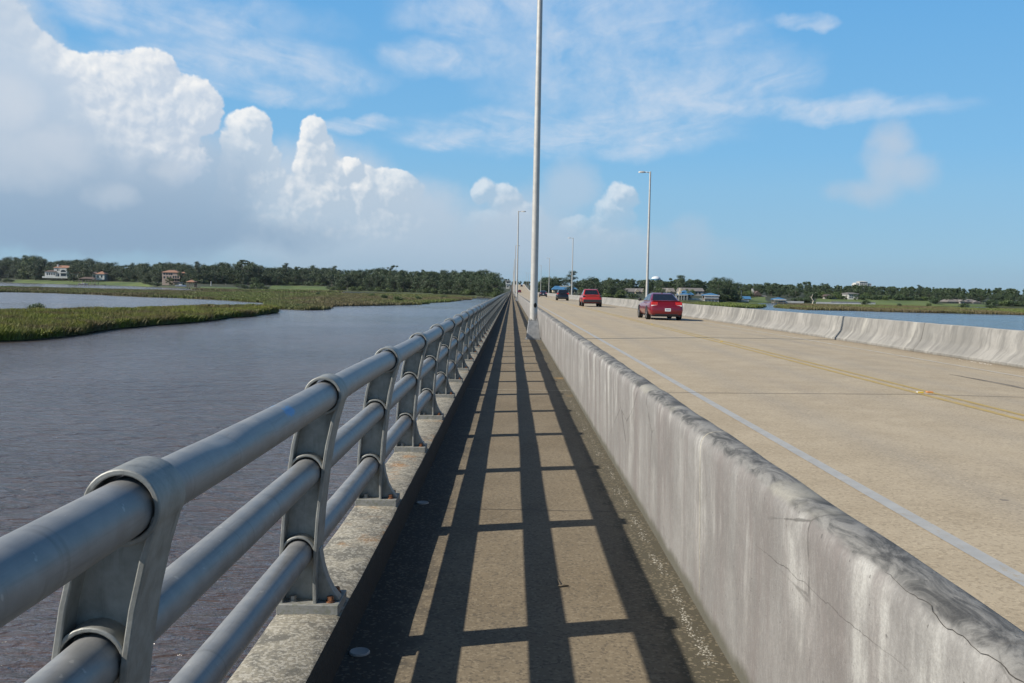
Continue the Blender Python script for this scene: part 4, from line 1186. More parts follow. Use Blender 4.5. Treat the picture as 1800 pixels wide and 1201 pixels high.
# skyline read from the photograph: (column, row of the tree tops)
TOPL = [(-200, 456), (0, 456), (20, 453), (40, 450), (58, 447), (75, 456), (110, 457), (150, 455), (185, 459), (215, 466), (235, 463), (280, 460), (310, 460), (340, 466), (370, 465), (395, 463), (415, 461), (440, 461), (470, 469), (500, 467), (540, 470), (575, 469), (610, 474), (640, 473), (680, 470), (720, 476), (760, 475), (800, 478), (830, 475), (860, 476), (880, 484), (900, 490)]
TOPR = [(900, 492), (915, 500), (940, 497), (965, 487), (985, 487), (1010, 492), (1040, 489), (1065, 490), (1090, 490), (1130, 489), (1180, 491), (1200, 487), (1230, 493), (1260, 489), (1300, 498), (1340, 498), (1380, 499), (1420, 497), (1470, 502), (1500, 500), (1530, 502), (1560, 504), (1600, 507), (1640, 505), (1680, 508), (1720, 509), (1760, 508), (1800, 511), (2000, 516)]
def top_row(px): return interp(TOPL if px < 900 else TOPR, px)
def tree_at(px, v, key=None, top=None, label='', group=None, wx=1.0, minh=4.0):
    q = land(px, v)
    d = q.y
    zt = on_y(px, top, d).z
    h = max(minh, zt - q.z)
    if not label.startswith(('big', 'pale', 'yellow')) and 380 < q.y < 1050 and -5 - h * 0.25 < q.x < 16 + h * 0.25: return None
    if key is None: key = random.choice(KEYS)
    return plant_tree(key, q, h, label, group, wx=wx)
KEYS = [('oak', i) for i in range(5)] * 3 + [('pine', i) for i in range(4)]
OAKS = [('oak', i) for i in range(5)]
rt_ = random.Random(11)
CLEAR = [(76, 192, 62), (284, 332, 44), (966, 1020, 110), (1098, 1134, 62), (1166, 1190, 62), (1196, 1240, 62), (1240, 1262, 25), (1320, 1352, 56), (1355, 1390, 18), (1488, 1515, 30), (1655, 1730, 22)]
def blocked(px, v):
    return any(a - 3 < px < b + 3 and v < c for a, b, c in CLEAR)
# front of the wood: separate trees
gl, gr = 'trees along the edge of the wood on the left shore', 'trees along the edge of the wood on the right shore'
ll, lr = 'dark green tree in the unbroken edge of the wood on the left shore', 'dark green tree in the edge of the wood on the right shore'
cnt = 0
for row, (v0, dt) in enumerate(((66, 9), (84, 4))):
    px = -60
    while px < 893:
        d = land(px, v0).y
        p2 = px + rt_.uniform(-4, 4)
        vv = max(8, v0 + rt_.uniform(-8, 8) - (52 if px > 585 else 0))
        tr = top_row(p2) + dt + abs(rt_.gauss(0, 3.2)) - (1 if row else 0)
        k = rt_.choice(OAKS + OAKS + KEYS)
        if not blocked(p2, vv): tree_at(p2, vv, k, tr, ll, gl, wx=rt_.uniform(0.9, 1.25))
        px += rt_.uniform(9, 15)
for row, (v0, dt) in enumerate(((42, 10), (60, 3))):
    px = 915
    while px < 1860:
        p2 = px + rt_.uniform(-4, 4); vv = max(5, v0 + rt_.uniform(-8, 8) + (10 if 1290 < px < 1640 else (-4 if px < 1290 else -22)))
        tr = top_row(p2) + dt + abs(rt_.gauss(0, 2.6))
        k = rt_.choice(OAKS + KEYS)
        if not blocked(p2, vv): tree_at(p2, vv, k, tr, lr, gr, wx=rt_.uniform(0.9, 1.2), minh=5)
        px += rt_.uniform(11, 19)
# the wood behind them: one mass
def forest(label, spans, seed):
    g = np.random.default_rng(seed); Q, T = [], []
    r = random.Random(seed)
    for px0, px1, step, vs_r in spans:
        px = px0
        while px < px1:
            for v, dt in ([(a - 50, b) for a, b in vs_r] if 585 < px < 893 else vs_r):
                p2 = px + r.uniform(-step, step); vv = v + r.uniform(-10, 10)
                if blocked(p2, vv): continue
                q = land(p2, vv); zt = on_y(p2, top_row(p2) + dt + abs(r.gauss(0, 1.8)) - (r.random() < 0.12) * 3, q.y).z
                h = max(5, zt - q.z)
                if 380 < q.y < 1050 and -5 - h * 0.25 < q.x < 16 + h * 0.25: continue
                kind = r.choice(['oak', 'oak', 'oak', 'oak', 'pine'])
                bl = crown_mesh(g, kind, h)
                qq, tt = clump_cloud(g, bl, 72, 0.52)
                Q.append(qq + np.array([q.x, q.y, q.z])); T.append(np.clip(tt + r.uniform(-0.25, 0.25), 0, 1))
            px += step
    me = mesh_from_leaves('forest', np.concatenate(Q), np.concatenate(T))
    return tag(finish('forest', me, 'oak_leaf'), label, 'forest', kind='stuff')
forest('dense dark wood filling the left shore behind the front trees', [(-70, 895, 11, ((104, 0), (128, 0), (160, -0.5)))], 21)
forest('dense dark wood filling the right shore behind the front trees', [(905, 1860, 13, ((84, 1), (115, 0), (150, 0))), (884, 940, 7, ((620, 0), (680, 0), (740, 0)))], 22)

# scrub along the foot of the wood
for px in range(-50, 1850, 7):
    if 885 < px < 915: continue
    lawn_ = 26 < px < 264 or 328 < px < 422 or 470 < px < 577 or 1298 < px < 1346 or 1428 < px < 1642
    p2 = px + rt_.uniform(-3, 3); vv = ((58 if px < 1000 else 36) if lawn_ else 4) + abs(rt_.gauss(0, 5))
    if blocked(p2, vv) or 1195 < p2 < 1240: continue
    q = land(p2, vv)
    if -6 < q.x < 18: continue
    plant_tree(rt_.choice([('darkbush', 0), ('darkbush', 1), ('darkbush', 0), ('bush', 0), ('bush', 1), ('light', 0)]), q, rt_.uniform(1.8, 3.6), 'low green scrub at the foot of the wood on the ' + ('left' if px < 900 else 'right') + ' shore', 'scrub at the foot of the wood on the ' + ('left' if px < 900 else 'right') + ' shore', name='shrub', cat='shrub', wx=1.5)

# trees that stand out
def single(px, v, key, top, label, wx=1.0, minh=2.0): return tree_at(px, v, key, top, label, wx=wx, minh=minh)
single(50, 60, ('light', 0), 447, 'tall rounded light green tree left of the white mansion', 0.75)
single(62, 46, ('oak', 1), 455, 'dark green tree hard against the left end of the white mansion', 0.9)
single(130, 36, ('oak', 2), 463, 'broad dark tree on the lawn between the white mansion and its garage', 0.9)
single(146, 34, ('oak', 4), 466, 'smaller dark tree beside the garage of the white mansion', 0.8)
single(123, 32, ('airy', 0), 470, 'thin-leaved tree just right of the arched mansion window', 0.6)
single(428, 70, ('airy', 1), 457, 'tall airy tree with open branches standing above the left skyline', 1.1)
single(347, 74, ('pine', 1), 460, 'lone pine poking above the left skyline, right of the terracotta villa', 1.0)
single(503, 74, ('pine', 2), 463, 'slim pine poking above the left skyline over the right lawn', 1.0)
single(690, 70, ('airy', 0), 466, 'loose-crowned tree poking above the skyline over the long marsh island', 0.8)
single(447, 24, ('light', 1), 487, 'bright yellow-green round tree on the left shore lawn', 1.1)
single(418, 20, ('darkbush', 0), 497, 'dark bush on the left shore lawn, left of the bright round tree', 1.3)
single(458, 18, ('darkbush', 1), 496, 'dark bush on the left shore lawn, right of the bright round tree', 1.2)
single(255, 26, ('oak', 3), 478, 'wide dark tree at the lawn edge left of the terracotta villa', 1.15)
single(276, 22, ('oak', 0), 479, 'dark tree in front of the left corner of the terracotta villa', 1.0)
single(298, 22, ('light', 2), 485.5, 'grey-green tree below the balconies of the terracotta villa', 0.9)
single(322, 22, ('oak', 2), 487, 'small dark tree before the tower of the terracotta villa', 0.7)
single(856, 6, ('oak', 1), 487, 'big dark tree on the near bank, left of the bridge tower', 1.15)
single(845, 5, ('light', 0), 503, 'pale green shrubby tree leaning over the water near the bridge tower', 0.9)
single(872, 4, ('light', 1), 505, 'yellow-green tree beside the railing at the far bank', 0.9)
single(1003, 34, ('pine', 3), 477, 'tall pine standing above the trees behind the two dark cars', 1.2)
single(1046, 8, ('oak', 3), 484, 'largest dark oak at the right, above the red pickup truck', 1.25)
single(1068, 8, ('oak', 0), 492, 'dark round oak just right of the red pickup truck', 1.1)
single(1026, 6, ('light', 2), 503, 'light green tree directly behind the red pickup truck roof', 1.1)
single(1263, 8, ('oak', 2), 486, 'tall dark oak just right of the two-level gazebo', 0.95)
single(1281, 10, ('oak', 4), 489, 'dark oak beside the utility pole, right of the tall oak', 1.0)
single(1290, 4, ('darkbush', 1), 516, 'dark low shrub at the foot of the oaks by the utility pole', 1.5)
single(1423, 3, ('oak', 1), 512, 'dark leaning tree with a bare pale trunk on the right shore', 1.0)
single(1615, 66, ('pine', 0), 501, 'pine poking above the right skyline, nearest the right edge', 1.1)
single(1203, 70, ('oak', 0), 483, 'rounded tree standing above the skyline over the grey townhouse roofs', 1.1)
single(1212, 12, ('light', 0), 507, 'light green tree in front of the townhouses with the gable', 1.1)
single(1165, 10, ('light', 1), 505, 'light green tree hiding part of the townhouses beside the lamp post', 1.3)
single(1092, 8, ('light', 2), 508, 'leafy green tree below the left townhouse roofs', 1.3)
single(1110, 5, ('darkbush', 0), 514, 'bushy growth above the barrier left of the maroon sedan', 2.0)
for px, py, s, lab in ((1325, 530, 1.6, 'small green shrub on the bank below the steep-roofed house'), (1520, 537, 2.6, 'dark round shrub standing alone on the marsh edge at the right'), (1632, 541, 2.0, 'bright yellow-green shrub on the right marsh'), (1580, 540, 1.6, 'small dark shrub on the right marsh, left of the bright one'), (1693, 543, 2.4, 'dark shrub on the right marsh below the grey-roofed house'), (1742, 545, 2.6, 'dark shrub on the right marsh, farthest right'),
                       (66, 549, 1.7, 'lone green bush on the back edge of the nearest marsh patch'), (700, 531, 2.2, 'bright green bush on the long marsh island, nearest the railing'), (676, 527, 2.0, 'green bush left of the brightest bush on the long marsh island'), (735, 528, 1.8, 'low green bush near the right tip of the long marsh island'), (780, 525, 1.8, 'green bush at the far right tip of the long marsh island'), (655, 522, 1.8, 'low green bush on the back of the long marsh island'), (560, 520, 1.6, 'small green bush on the back edge of the long marsh island'), (527, 541, 1.0, 'bright clump of reeds on the lobe of the long marsh island')):
    p = W(px, py)
    key = ('darkbush', 0) if lab.startswith('dark') or 'small dark' in lab else ('bush', random.randrange(3))
    plant_tree(key, (p.x, p.y, WATER + 0.15), s, lab, name='shrub', cat='shrub', wx=1.3)
# ------------------------------------------------------------------ buildings and shore things
def X(px, d, py=505): return on_y(px, py, d).x
def Z(py, px, d): return on_y(px, py, d).z
def ground_at(px, d):
    s = W(px, interp(SH, px)); v = (d - s.y) / max(0.3, hdir(px).y)
    return WATER + interp(HT, v)
class Bld:
    def __init__(s, name, px, d, label, cat='building', zg=None, group=None):
        s.d, s.px = d, px
        s.zg = ground_at(px, d) if zg is None else zg
        s.t = thing(name, (X(px, d), d, s.zg), label, cat, group)
        s.n = 0
    def x(s, px): return X(px, s.d)
    def z(s, py): return Z(py, s.px, s.d)
    def wall(s, px0, px1, ptop, mat, dep=9.0, y=0.0, pbot=None, name='wall', bev=0.0):
        x0, x1 = s.x(px0), s.x(px1); zt = s.z(ptop); zb = s.zg - 0.6 if pbot is None else s.z(pbot)
        m = MB(); m.box(x0, x1, s.d + y, s.d + y + dep, zb, zt); return m.build(name, mat, s.t, bevel=bev)
    def hip(s, px0, px1, peave, ppeak, mat, dep=9.0, y=0.0, over=0.5, ridge=0.35, name='roof', thick=0.25):
        x0, x1 = s.x(px0) - over, s.x(px1) + over; ze, zp = s.z(peave) + 0.004, s.z(ppeak)
        y0, y1 = s.d + y - over, s.d + y + dep + over; yc = (y0 + y1) / 2; rx = (x1 - x0) * ridge / 2; xc = (x0 + x1) / 2
        m = MB()
        m.add([(x0, y0, ze), (x1, y0, ze), (x1, y1, ze), (x0, y1, ze), (x0, y0, ze + thick), (x1, y0, ze + thick), (x1, y1, ze + thick), (x0, y1, ze + thick), (xc - rx, yc, zp), (xc + rx, yc, zp)],
              [(0, 3, 2, 1), (0, 1, 5, 4), (1, 2, 6, 5), (2, 3, 7, 6), (3, 0, 4, 7), (4, 5, 9, 8), (5, 6, 9), (6, 7, 8, 9), (7, 4, 8)])
        return m.build(name, mat, s.t)
    def gable(s, px0, px1, peave, ppeak, mat, dep=9.0, y=0.0, over=0.4, along='x', name='roof'):
        x0, x1 = s.x(px0) - over, s.x(px1) + over; ze, zp = s.z(peave) + 0.004, s.z(ppeak); y0, y1 = s.d + y - over, s.d + y + dep + over
        m = MB()
        if along == 'x':
            yc = (y0 + y1) / 2
            m.add([(x0, y0, ze), (x0, y1, ze), (x0, yc, zp), (x1, y0, ze), (x1, y1, ze), (x1, yc, zp)], [(0, 2, 1), (3, 4, 5), (0, 3, 5, 2), (2, 5, 4, 1), (0, 1, 4, 3)])
        else:
            xc = (x0 + x1) / 2
            m.add([(x0, y0, ze), (x1, y0, ze), (xc, y0, zp), (x0, y1, ze), (x1, y1, ze), (xc, y1, zp)], [(0, 1, 2), (3, 5, 4), (0, 2, 5, 3), (1, 4, 5, 2), (0, 3, 4, 1)])
        return m.build(name, mat, s.t)
    def win(s, px0, px1, ptop, pbot, y=0.0, arch=False, mat='window_glass', frame='white_stucco'):
        x0, x1 = s.x(px0), s.x(px1); z0, z1 = s.z(pbot), s.z(ptop); yy = s.d + y
        m = MB()
        if arch:
            r = (x1 - x0) / 2; xc = (x0 + x1) / 2; zz = z1 - r * 0.8
            poly = [(x0, z0), (x1, z0), (x1, zz)] + [(xc + r * math.cos(math.pi * i / 8), zz + r * 0.8 * math.sin(math.pi * i / 8)) for i in range(1, 8)] + [(x0, zz)]
            m.prism_xz(poly, yy - 0.06, yy + 0.05)
        else: m.box(x0, x1, yy - 0.06, yy + 0.05, z0, z1)
        return m.build('window', mat, s.t)
    def part(s, name, mat, fn, parent=None, **kw):
        m = MB(); fn(m); return m.build(name, mat, parent or s.t, **kw)
    def posts(s, pxs_, ptop, pbot=None, y=0.0, r=0.12, mat='white_wood', name='post'):
        for p in pxs_:
            x = s.x(p); zb = s.zg - 0.5 if pbot is None else s.z(pbot)
            m = MB(); m.box(x - r, x + r, s.d + y - r, s.d + y + r, zb, s.z(ptop)); m.build(name, mat, s.t)

# --- white mansion on the left shore
d = land(110, 50).y
b = Bld('mansion', 105, d, 'large white mansion with orange tiled roofs on the left shore lawn', 'house', zg=Z(488.3, 105, d))
b.wall(79, 97.5, 478.6, 'white_stucco', 9); b.hip(79, 97.5, 478.6, 475.2, 'brown_shingle', 9, ridge=0.6)
b.wall(93, 121, 471.2, 'white_stucco', 11, y=2.0); b.hip(93, 121, 471.2, 466.6, 'terracotta_tile', 11, y=2.0, ridge=0.55)
b.wall(104.5, 117.5, 472.4, 'white_stucco', 1.9, y=0.1)
b.wall(121.2, 139, 480.2, 'cream_siding', 8, y=2.0); b.hip(121.4, 139, 480.2, 477.5, 'terracotta_tile', 8, y=2.0, ridge=0.7)
b.part('chimney', 'white_stucco', lambda m: (m.box(b.x(96.6), b.x(98.8), d + 4, d + 5.4, b.z(473), b.z(465.2)), m.box(b.x(96.3), b.x(99.1), d + 3.8, d + 5.6, b.z(465.2), b.z(464.6))))
b.win(106.7, 116, 474.2, 478.4, 0.1, True); b.win(106.7, 116, 480.6, 485.6, 0.1)
for p in (82.2, 86.2, 90.2, 94.2): b.win(p, p + 2.2, 480.4, 484.2, 0, True)
for p in (98.6, 101.5): b.win(p, p + 1.6, 473.6, 476.4, 2.0)
for p in (100.5,): b.win(p, p + 2.4, 481, 486.5, 2.0)
for p in (123, 127, 131, 135): b.win(p, p + 2.2, 482, 486.8, 2.0, True)
b.part('terrace', 'white_wood', lambda m: m.box(b.x(77), b.x(121), d - 2.6, d - 0.1, b.zg - 0.5, b.z(486.2)))
b.part('balcony', 'white_wood', lambda m: m.box(b.x(105.4), b.x(117.2), d - 0.8, d + 0.04, b.z(480.2), b.z(479.1)))
d = land(176, 48).y
b = Bld('garage', 176, d, 'small white outbuilding with orange hipped roof, right of the white mansion', 'house', zg=Z(491.4, 176, d))
b.wall(168.5, 183.5, 482.2, 'white_stucco', 8); b.hip(168.5, 183.5, 482.2, 477.2, 'terracotta_tile', 8, ridge=0.15)
b.wall(160.5, 168.2, 481.5, 'cream_siding', 7, y=1.5); b.hip(160.5, 168.2, 481.5, 478, 'brown_shingle', 7, y=1.5, ridge=0.3)
b.win(171, 173.6, 484, 488.4, 0, True); b.win(177.5, 180, 484, 488, 0); b.win(163.2, 165.6, 484, 488, 1.5)
d = land(151, 48).y
b = Bld('gate_arch', 151, d, 'small white arched gateway between the white mansion and its outbuilding', 'gateway', zg=Z(487.5, 151, d))
b.part('arch', 'white_stucco', lambda m: m.prism_xz([(b.x(149), b.zg), (b.x(150), b.zg), (b.x(150), b.z(482)), (b.x(151), b.z(481)), (b.x(152), b.z(482)), (b.x(152), b.zg), (b.x(153), b.zg), (b.x(153), b.z(481.5)), (b.x(151), b.z(479.6)), (b.x(149), b.z(481.5))], b.d, b.d + 0.8))
def boathouse(px, d, label, x0, x1, roof_t, roof_b, water_p, mat, nposts):
    b = Bld('boathouse', px, d, label, 'boathouse', zg=WATER)
    b.hip(x0, x1, roof_b, roof_t, mat, 6, over=0.3, ridge=0.5)
    for q in (0.2, 5.8): b.posts([x0 + (x1 - x0) * i / (nposts - 1) for i in range(nposts)], roof_b, None, q, 0.14, 'weathered_wood')
    b.part('deck', 'weathered_wood', lambda m: m.box(b.x(x0) - 1, b.x(x1) + 1, d - 0.6, d - 0.2, WATER + 0.55, WATER + 0.8))
    b.part('gangway', 'weathered_wood', lambda m: m.box(b.x(px) - 0.8, b.x(px) + 0.8, d + 6.1, d + 26, WATER + 0.6, WATER + 0.85))
    return b
def boat(px, d, L, label, canvas=False, zz=None):
    x = X(px, d); z = WATER if zz is None else zz
    t = thing('boat', (x, d, z), label, 'boat')
    m = MB()
    secs = [(-0.5, 0.36, 0.0), (-0.25, 0.40, 0.0), (0.1, 0.38, 0.02), (0.35, 0.24, 0.08), (0.5, 0.02, 0.14)]
    vs = []
    for q, w_, s_ in secs:
        xx = x + q * L; ww = w_ * L * 0.45
        vs += [(xx, d - ww, z + 0.95 + s_ * 2), (xx, d - ww * 0.7, z + 0.2), (xx, d, z - 0.05 + s_), (xx, d + ww * 0.7, z + 0.2), (xx, d + ww, z + 0.95 + s_ * 2)]
    m.add(vs, [(i * 5 + j, i * 5 + j + 1, i * 5 + 6 + j, i * 5 + 5 + j) for i in range(4) for j in range(4)] + [(i * 5, i * 5 + 5, i * 5 + 9, i * 5 + 4) for i in range(4)] + [(0, 4, 3, 2, 1)])
    m.build('hull', 'gelcoat', t, smooth='auto')
    m = MB(); m.box(x - 0.12 * L, x + 0.14 * L, d - 0.1 * L, d + 0.1 * L, z + 0.95, z + 1.55); m.build('cabin', 'gelcoat', t, bevel=0.1)
    m = MB(); m.box(x - 0.10 * L, x + 0.15 * L, d - 0.104 * L, d - 0.1 * L - 0.001, z + 1.15, z + 1.45); m.build('window', 'window_glass', t)
    if canvas:
        m = MB(); m.box(x - 0.25 * L, x + 0.16 * L, d - 0.13 * L, d + 0.13 * L, z + 2.3, z + 2.42); m.build('canopy', 'canvas_blue', t)
        for sx in (-0.22, 0.13):
            for sy in (-0.12, 0.12):
                m = MB(); m.tube([(x + sx * L, d + sy * L, z + 0.9), (x + sx * L, d + sy * L, z + 2.3)], 0.03, 6); m.build('canopy_pole', 'chrome', t)
    return t
d1 = W(155, 501).y - 8
boathouse(153, d1, 'dark-roofed boathouse on posts in front of the white mansion', 139, 167, 487.0, 490.8, 500, 'brown_shingle', 6)
boat(146, d1 + 3, 7.5, 'white motor boat kept under the dark-roofed boathouse')

# --- terracotta villa
d = land(305, 40).y
b = Bld('villa', 300, d, 'peach-coloured villa with terracotta roofs and a square tower on the left shore', 'house', zg=Z(500, 300, d))
b.wall(285, 312, 479.4, 'peach_stucco', 10); b.hip(285, 312, 479.4, 475.0, 'terracotta_tile', 10, ridge=0.4)
b.wall(304, 318.5, 483.6, 'peach_stucco', 8, y=-2.2); b.wall(317, 324, 480.0, 'peach_stucco', 5, y=1.0); b.hip(317, 324, 480.0, 477.4, 'terracotta_tile', 5, y=1.0, ridge=0.05)
b.wall(318.8, 326.5, 485, 'peach_stucco', 6, y=-1.0); b.hip(318.8, 326.5, 485, 483.6, 'terracotta_tile', 6, y=-1.0, ridge=0.3)
b.part('chimney', 'peach_stucco', lambda m: m.box(b.x(301.2), b.x(303.4), d + 4.0, d + 5.2, b.z(477), b.z(474.2)))
for p in (287.5, 292, 296.5): b.win(p, p + 2.8, 480.4, 483.2, 0)
b.win(300.2, 303, 480.2, 484, 0)
for q in (484.8, 490.4):
    for p in (305.5, 309.5, 313.5): b.win(p, p + 2.8, q, q + 4.2, -2.2, True)
    b.part('balcony', 'peach_stucco', lambda m: m.box(b.x(304), b.x(319), d - 3.4, d - 2.24, b.z(q + 4.9), b.z(q + 4.2)))
b.win(319.4, 321.6, 479.8 + 1.2, 483.4, 1.0); b.win(320.6, 323.5, 487, 490.5, -1.0)
for q in (486,):
    for p in (287.5, 293, 298.5): b.win(p, p + 2.8, q, q + 3.6, 0)
d2 = W(333, 508).y - 2
b = Bld('boathouse', 334, d2, 'terracotta-roofed cabana on dark posts at the dock of the villa', 'boathouse', zg=WATER)
b.hip(328.5, 341, 496.2, 492.2, 'terracotta_tile', 5, ridge=0.15)
b.posts([329.2, 332.8, 336.6, 340.4], 496.2, None, 0.2, 0.14, 'weathered_wood'); b.posts([329.2, 340.4], 496.2, None, 4.8, 0.14, 'weathered_wood')
b.part('deck', 'weathered_wood', lambda m: m.box(b.x(326), b.x(347), d2 - 0.3, d2 + 5.2, WATER + 0.9, WATER + 1.15))
b.part('railing', 'weathered_wood', lambda m: [m.box(b.x(343 + i * 2) - 0.06, b.x(343 + i * 2) + 0.06, d2, d2 + 0.12, WATER + 1.15, WATER + 2.3) for i in range(6)] + [m.box(b.x(342), b.x(354), d2, d2 + 0.1, WATER + 2.3, WATER + 2.4)])
b.part('storage_locker', 'brown_shingle', lambda m: m.box(b.x(341.2), b.x(344.2), d2 + 0.4, d2 + 2.2, WATER + 1.16, WATER + 3.2))
boat(318, d2 - 2, 6.4, 'white motor boat with blue canopy on the dock of the terracotta villa', True, zz=WATER + 1.3)
def pile(px, py_b, h, r, mat, label, d=None, cat='post', name='mooring_post'):
    p = W(px, py_b); t = thing(name, (p.x, p.y, WATER), label, cat)
    m = MB(); m.tube([(p.x, p.y, WATER - 0.5), (p.x, p.y, WATER + h)], r, 8); m.build('shaft', mat, t)
    m = MB(); m.sphere((p.x, p.y, WATER + h), r * 1.25, 8, 5, (1, 1, 0.6)); m.build('cap', 'white_wood', t, smooth=True)
    return t
pile(371, 507.6, 4.6, 0.28, 'white_wood', 'white mooring post on the left shore lawn edge, right of the cabana')
pile(397, 508, 3.2, 0.16, 'weathered_wood', 'thin grey mooring post on the left shore, right of the white mooring post')
pile(277.5, 504.5, 3.2, 0.22, 'white_wood', 'small white mooring post left of the terracotta villa dock')

# --- bridge tender tower on the far bank
d = 860.0
b = Bld('bridge_tower', 892.5, d, 'white bridge control tower beside the far end of the walkway', 'tower', zg=Z(516, 892, d))
b.wall(889.6, 895.6, 500, 'white_stucco', 4.2, y=0.6)
b.wall(888.6, 897.6, 494.4, 'white_stucco', 5.6, pbot=499.8, name='cabin')
b.part('roof', 'grey_siding', lambda m: m.box(b.x(888.1), b.x(898.1), d - 0.5, d + 6.2, b.z(494.35), b.z(493.3)))
b.win(890.2, 892.8, 495.2, 497.6, 0); b.win(893.2, 895.8, 495.2, 497.6, 0); b.win(891.0, 893.6, 503, 505, 0.6)

# --- right shore
d = land(990, 26).y + 30
b = Bld('restaurant', 990, d, 'long low building with a bright blue roof behind the black hatchback', 'building')
b.wall(972, 1014, 509.6, 'cream_siding', 12); b.hip(972, 1014, 509.6, 503.0, 'blue_metal_roof', 12, ridge=0.75)
b.wall(985, 1004, 502.6, 'cream_siding', 3, y=4.6, pbot=505, name='ridge_vent')
for p in range(976, 1012, 5): b.win(p, p + 3, 511, 514.5, 0)
d = 1450.0
b = Bld('water_tower', 1152.5, d, 'white and blue water tower above the trees on the right', 'water tower')
xc, zc, r = b.x(1152.6), b.z(491.2), (b.x(1161) - b.x(1144.3)) / 2
b.part('tank', 'tank_paint', lambda m: m.sphere((xc, d, zc), r, 28, 14, (1, 1, 0.66)), smooth=True)
b.part('tank_band', 'blue_paint', lambda m: m.prism([(xc + (r + 0.15) * math.cos(i * math.pi / 16), d + (r + 0.15) * math.sin(i * math.pi / 16)) for i in range(32)], zc - 0.9, zc + 0.7))
b.part('stem', 'tank_paint', lambda m: m.tube([(xc, d, b.zg), (xc, d, zc - r * 0.6)], [r * 0.3, r * 0.22], 16), smooth='auto')
def townhouse(px0, px1, peave, pridge, d, label, gables, wallm='grey_siding'):
    b = Bld('townhouse', (px0 + px1) / 2, d, label, 'house')
    b.wall(px0, px1, peave, wallm, 10); b.gable(px0, px1, peave, pridge, 'grey_shingle', 10, along='x')
    for g0, g1, pk in gables:
        b.wall(g0, g1, peave + 0.4, 'cream_siding', 3, y=-2.9); b.gable(g0, g1, peave + 0.4, pk, 'grey_shingle', 6.5, y=-3.0, along='y', name='gable_roof')
        xm = (g0 + g1) / 2
        x0, x1, z0, z1 = b.x(g0) - 0.2, b.x(g1) + 0.2, b.z(peave + 0.4), b.z(pk) - 0.25
        b.part('gable_wall', 'cream_siding', lambda m: m.prism_xz([(x0, z0 + 0.1), (x1, z0 + 0.1), ((x0 + x1) / 2, z1)], b.d - 3.46, b.d - 3.42))
        b.win(xm - 1.6, xm + 1.6, peave + 2, peave + 5, -2.9)
    q = px0 + 3
    while q < px1 - 4:
        b.win(q, q + 2.6, peave + 1.6, peave + 5.2, 0); q += 6
    return b
townhouse(1099, 1133, 513, 507, land(1110, 30).y + 20, 'row of grey-roofed townhouses left of the lamp post by the maroon sedan', [(1116, 1122, 507.6), (1128, 1133, 507.6)])
townhouse(1168, 1186, 513, 506.5, land(1175, 30).y + 20, 'short grey-roofed townhouse above the roof of the maroon sedan', [(1171, 1177, 506.8)])
townhouse(1196, 1237, 511.8, 506.3, land(1210, 32).y + 18, 'long grey-roofed townhouse with a cream gable behind the blue-roofed pavilion', [(1193.5, 1200, 506.6)])
d = land(1203, 10).y
b = Bld('pavilion', 1203, d, 'blue-roofed waterfront pavilion with a cream cupola, behind the maroon sedan', 'pavilion')
b.wall(1189, 1212, 521.0, 'weathered_wood', 7); b.hip(1198, 1219, 518.4, 510.6, 'blue_metal_roof', 8, y=0.5, ridge=0.3)
b.part('cupola', 'cream_siding', lambda m: (m.box(b.x(1194.2), b.x(1199.4), d + 1.0, d + 2.5, b.z(518.4), b.z(513.5)), m.frustum(((b.x(1196.8)), d + 1.75), b.x(1198.6) - b.x(1195.0), 1.4, 0.5, 0.5, b.z(513.5), b.z(506.6))))
b.part('fascia', 'white_wood', lambda m: m.box(b.x(1187), b.x(1209.5), d - 0.8, d + 0.2, b.z(519.4), b.z(518.2)))
b.posts([1189, 1193.5, 1198, 1202.5, 1208], 519.4, None, -0.6, 0.1)
for p in (1190.5, 1195, 1199.5, 1204): b.win(p, p + 2.6, 520.6, 523.2, 0)
def boardwalk(px0, px1, ptop, pbot, d, label, n=None, post_b=None):
    b = Bld('boardwalk', (px0 + px1) / 2, d, label, 'boardwalk', zg=WATER + 0.3)
    z0, z1 = b.z(pbot), b.z(ptop)
    b.part('deck', 'weathered_wood', lambda m: m.box(b.x(px0), b.x(px1), d, d + 1.8, z0 - 0.25, z0))
    n = n or max(3, int((px1 - px0) / 2.2))
    b.part('railing', 'white_wood', lambda m: [m.box(b.x(px0 + (px1 - px0) * i / n) - 0.05, b.x(px0 + (px1 - px0) * i / n) + 0.05, d + 0.02, d + 0.12, z0 + 0.003, z1) for i in range(n + 1)]
           + [m.box(b.x(px0), b.x(px1), d - 0.03, d + 0.016, z0 + (z1 - z0) * f - 0.09, z0 + (z1 - z0) * f + 0.09) for f in (0.18, 0.45, 0.72, 0.98)])
    for i in range(0, 5):
        p = px0 + (px1 - px0) * (i + 0.5) / 5; x = b.x(p)
        m = MB(); m.box(x - 0.1, x + 0.1, d + 0.8, d + 1.0, WATER - 0.3, z0 - 0.26); m.build('pile', 'weathered_wood', b.t)
    return b
dg = W(1225, 531.5).y + 3
boardwalk(1190, 1238, 524.6, 529.0, dg, 'white-railed boardwalk between the blue-roofed pavilion and the two-level gazebo')
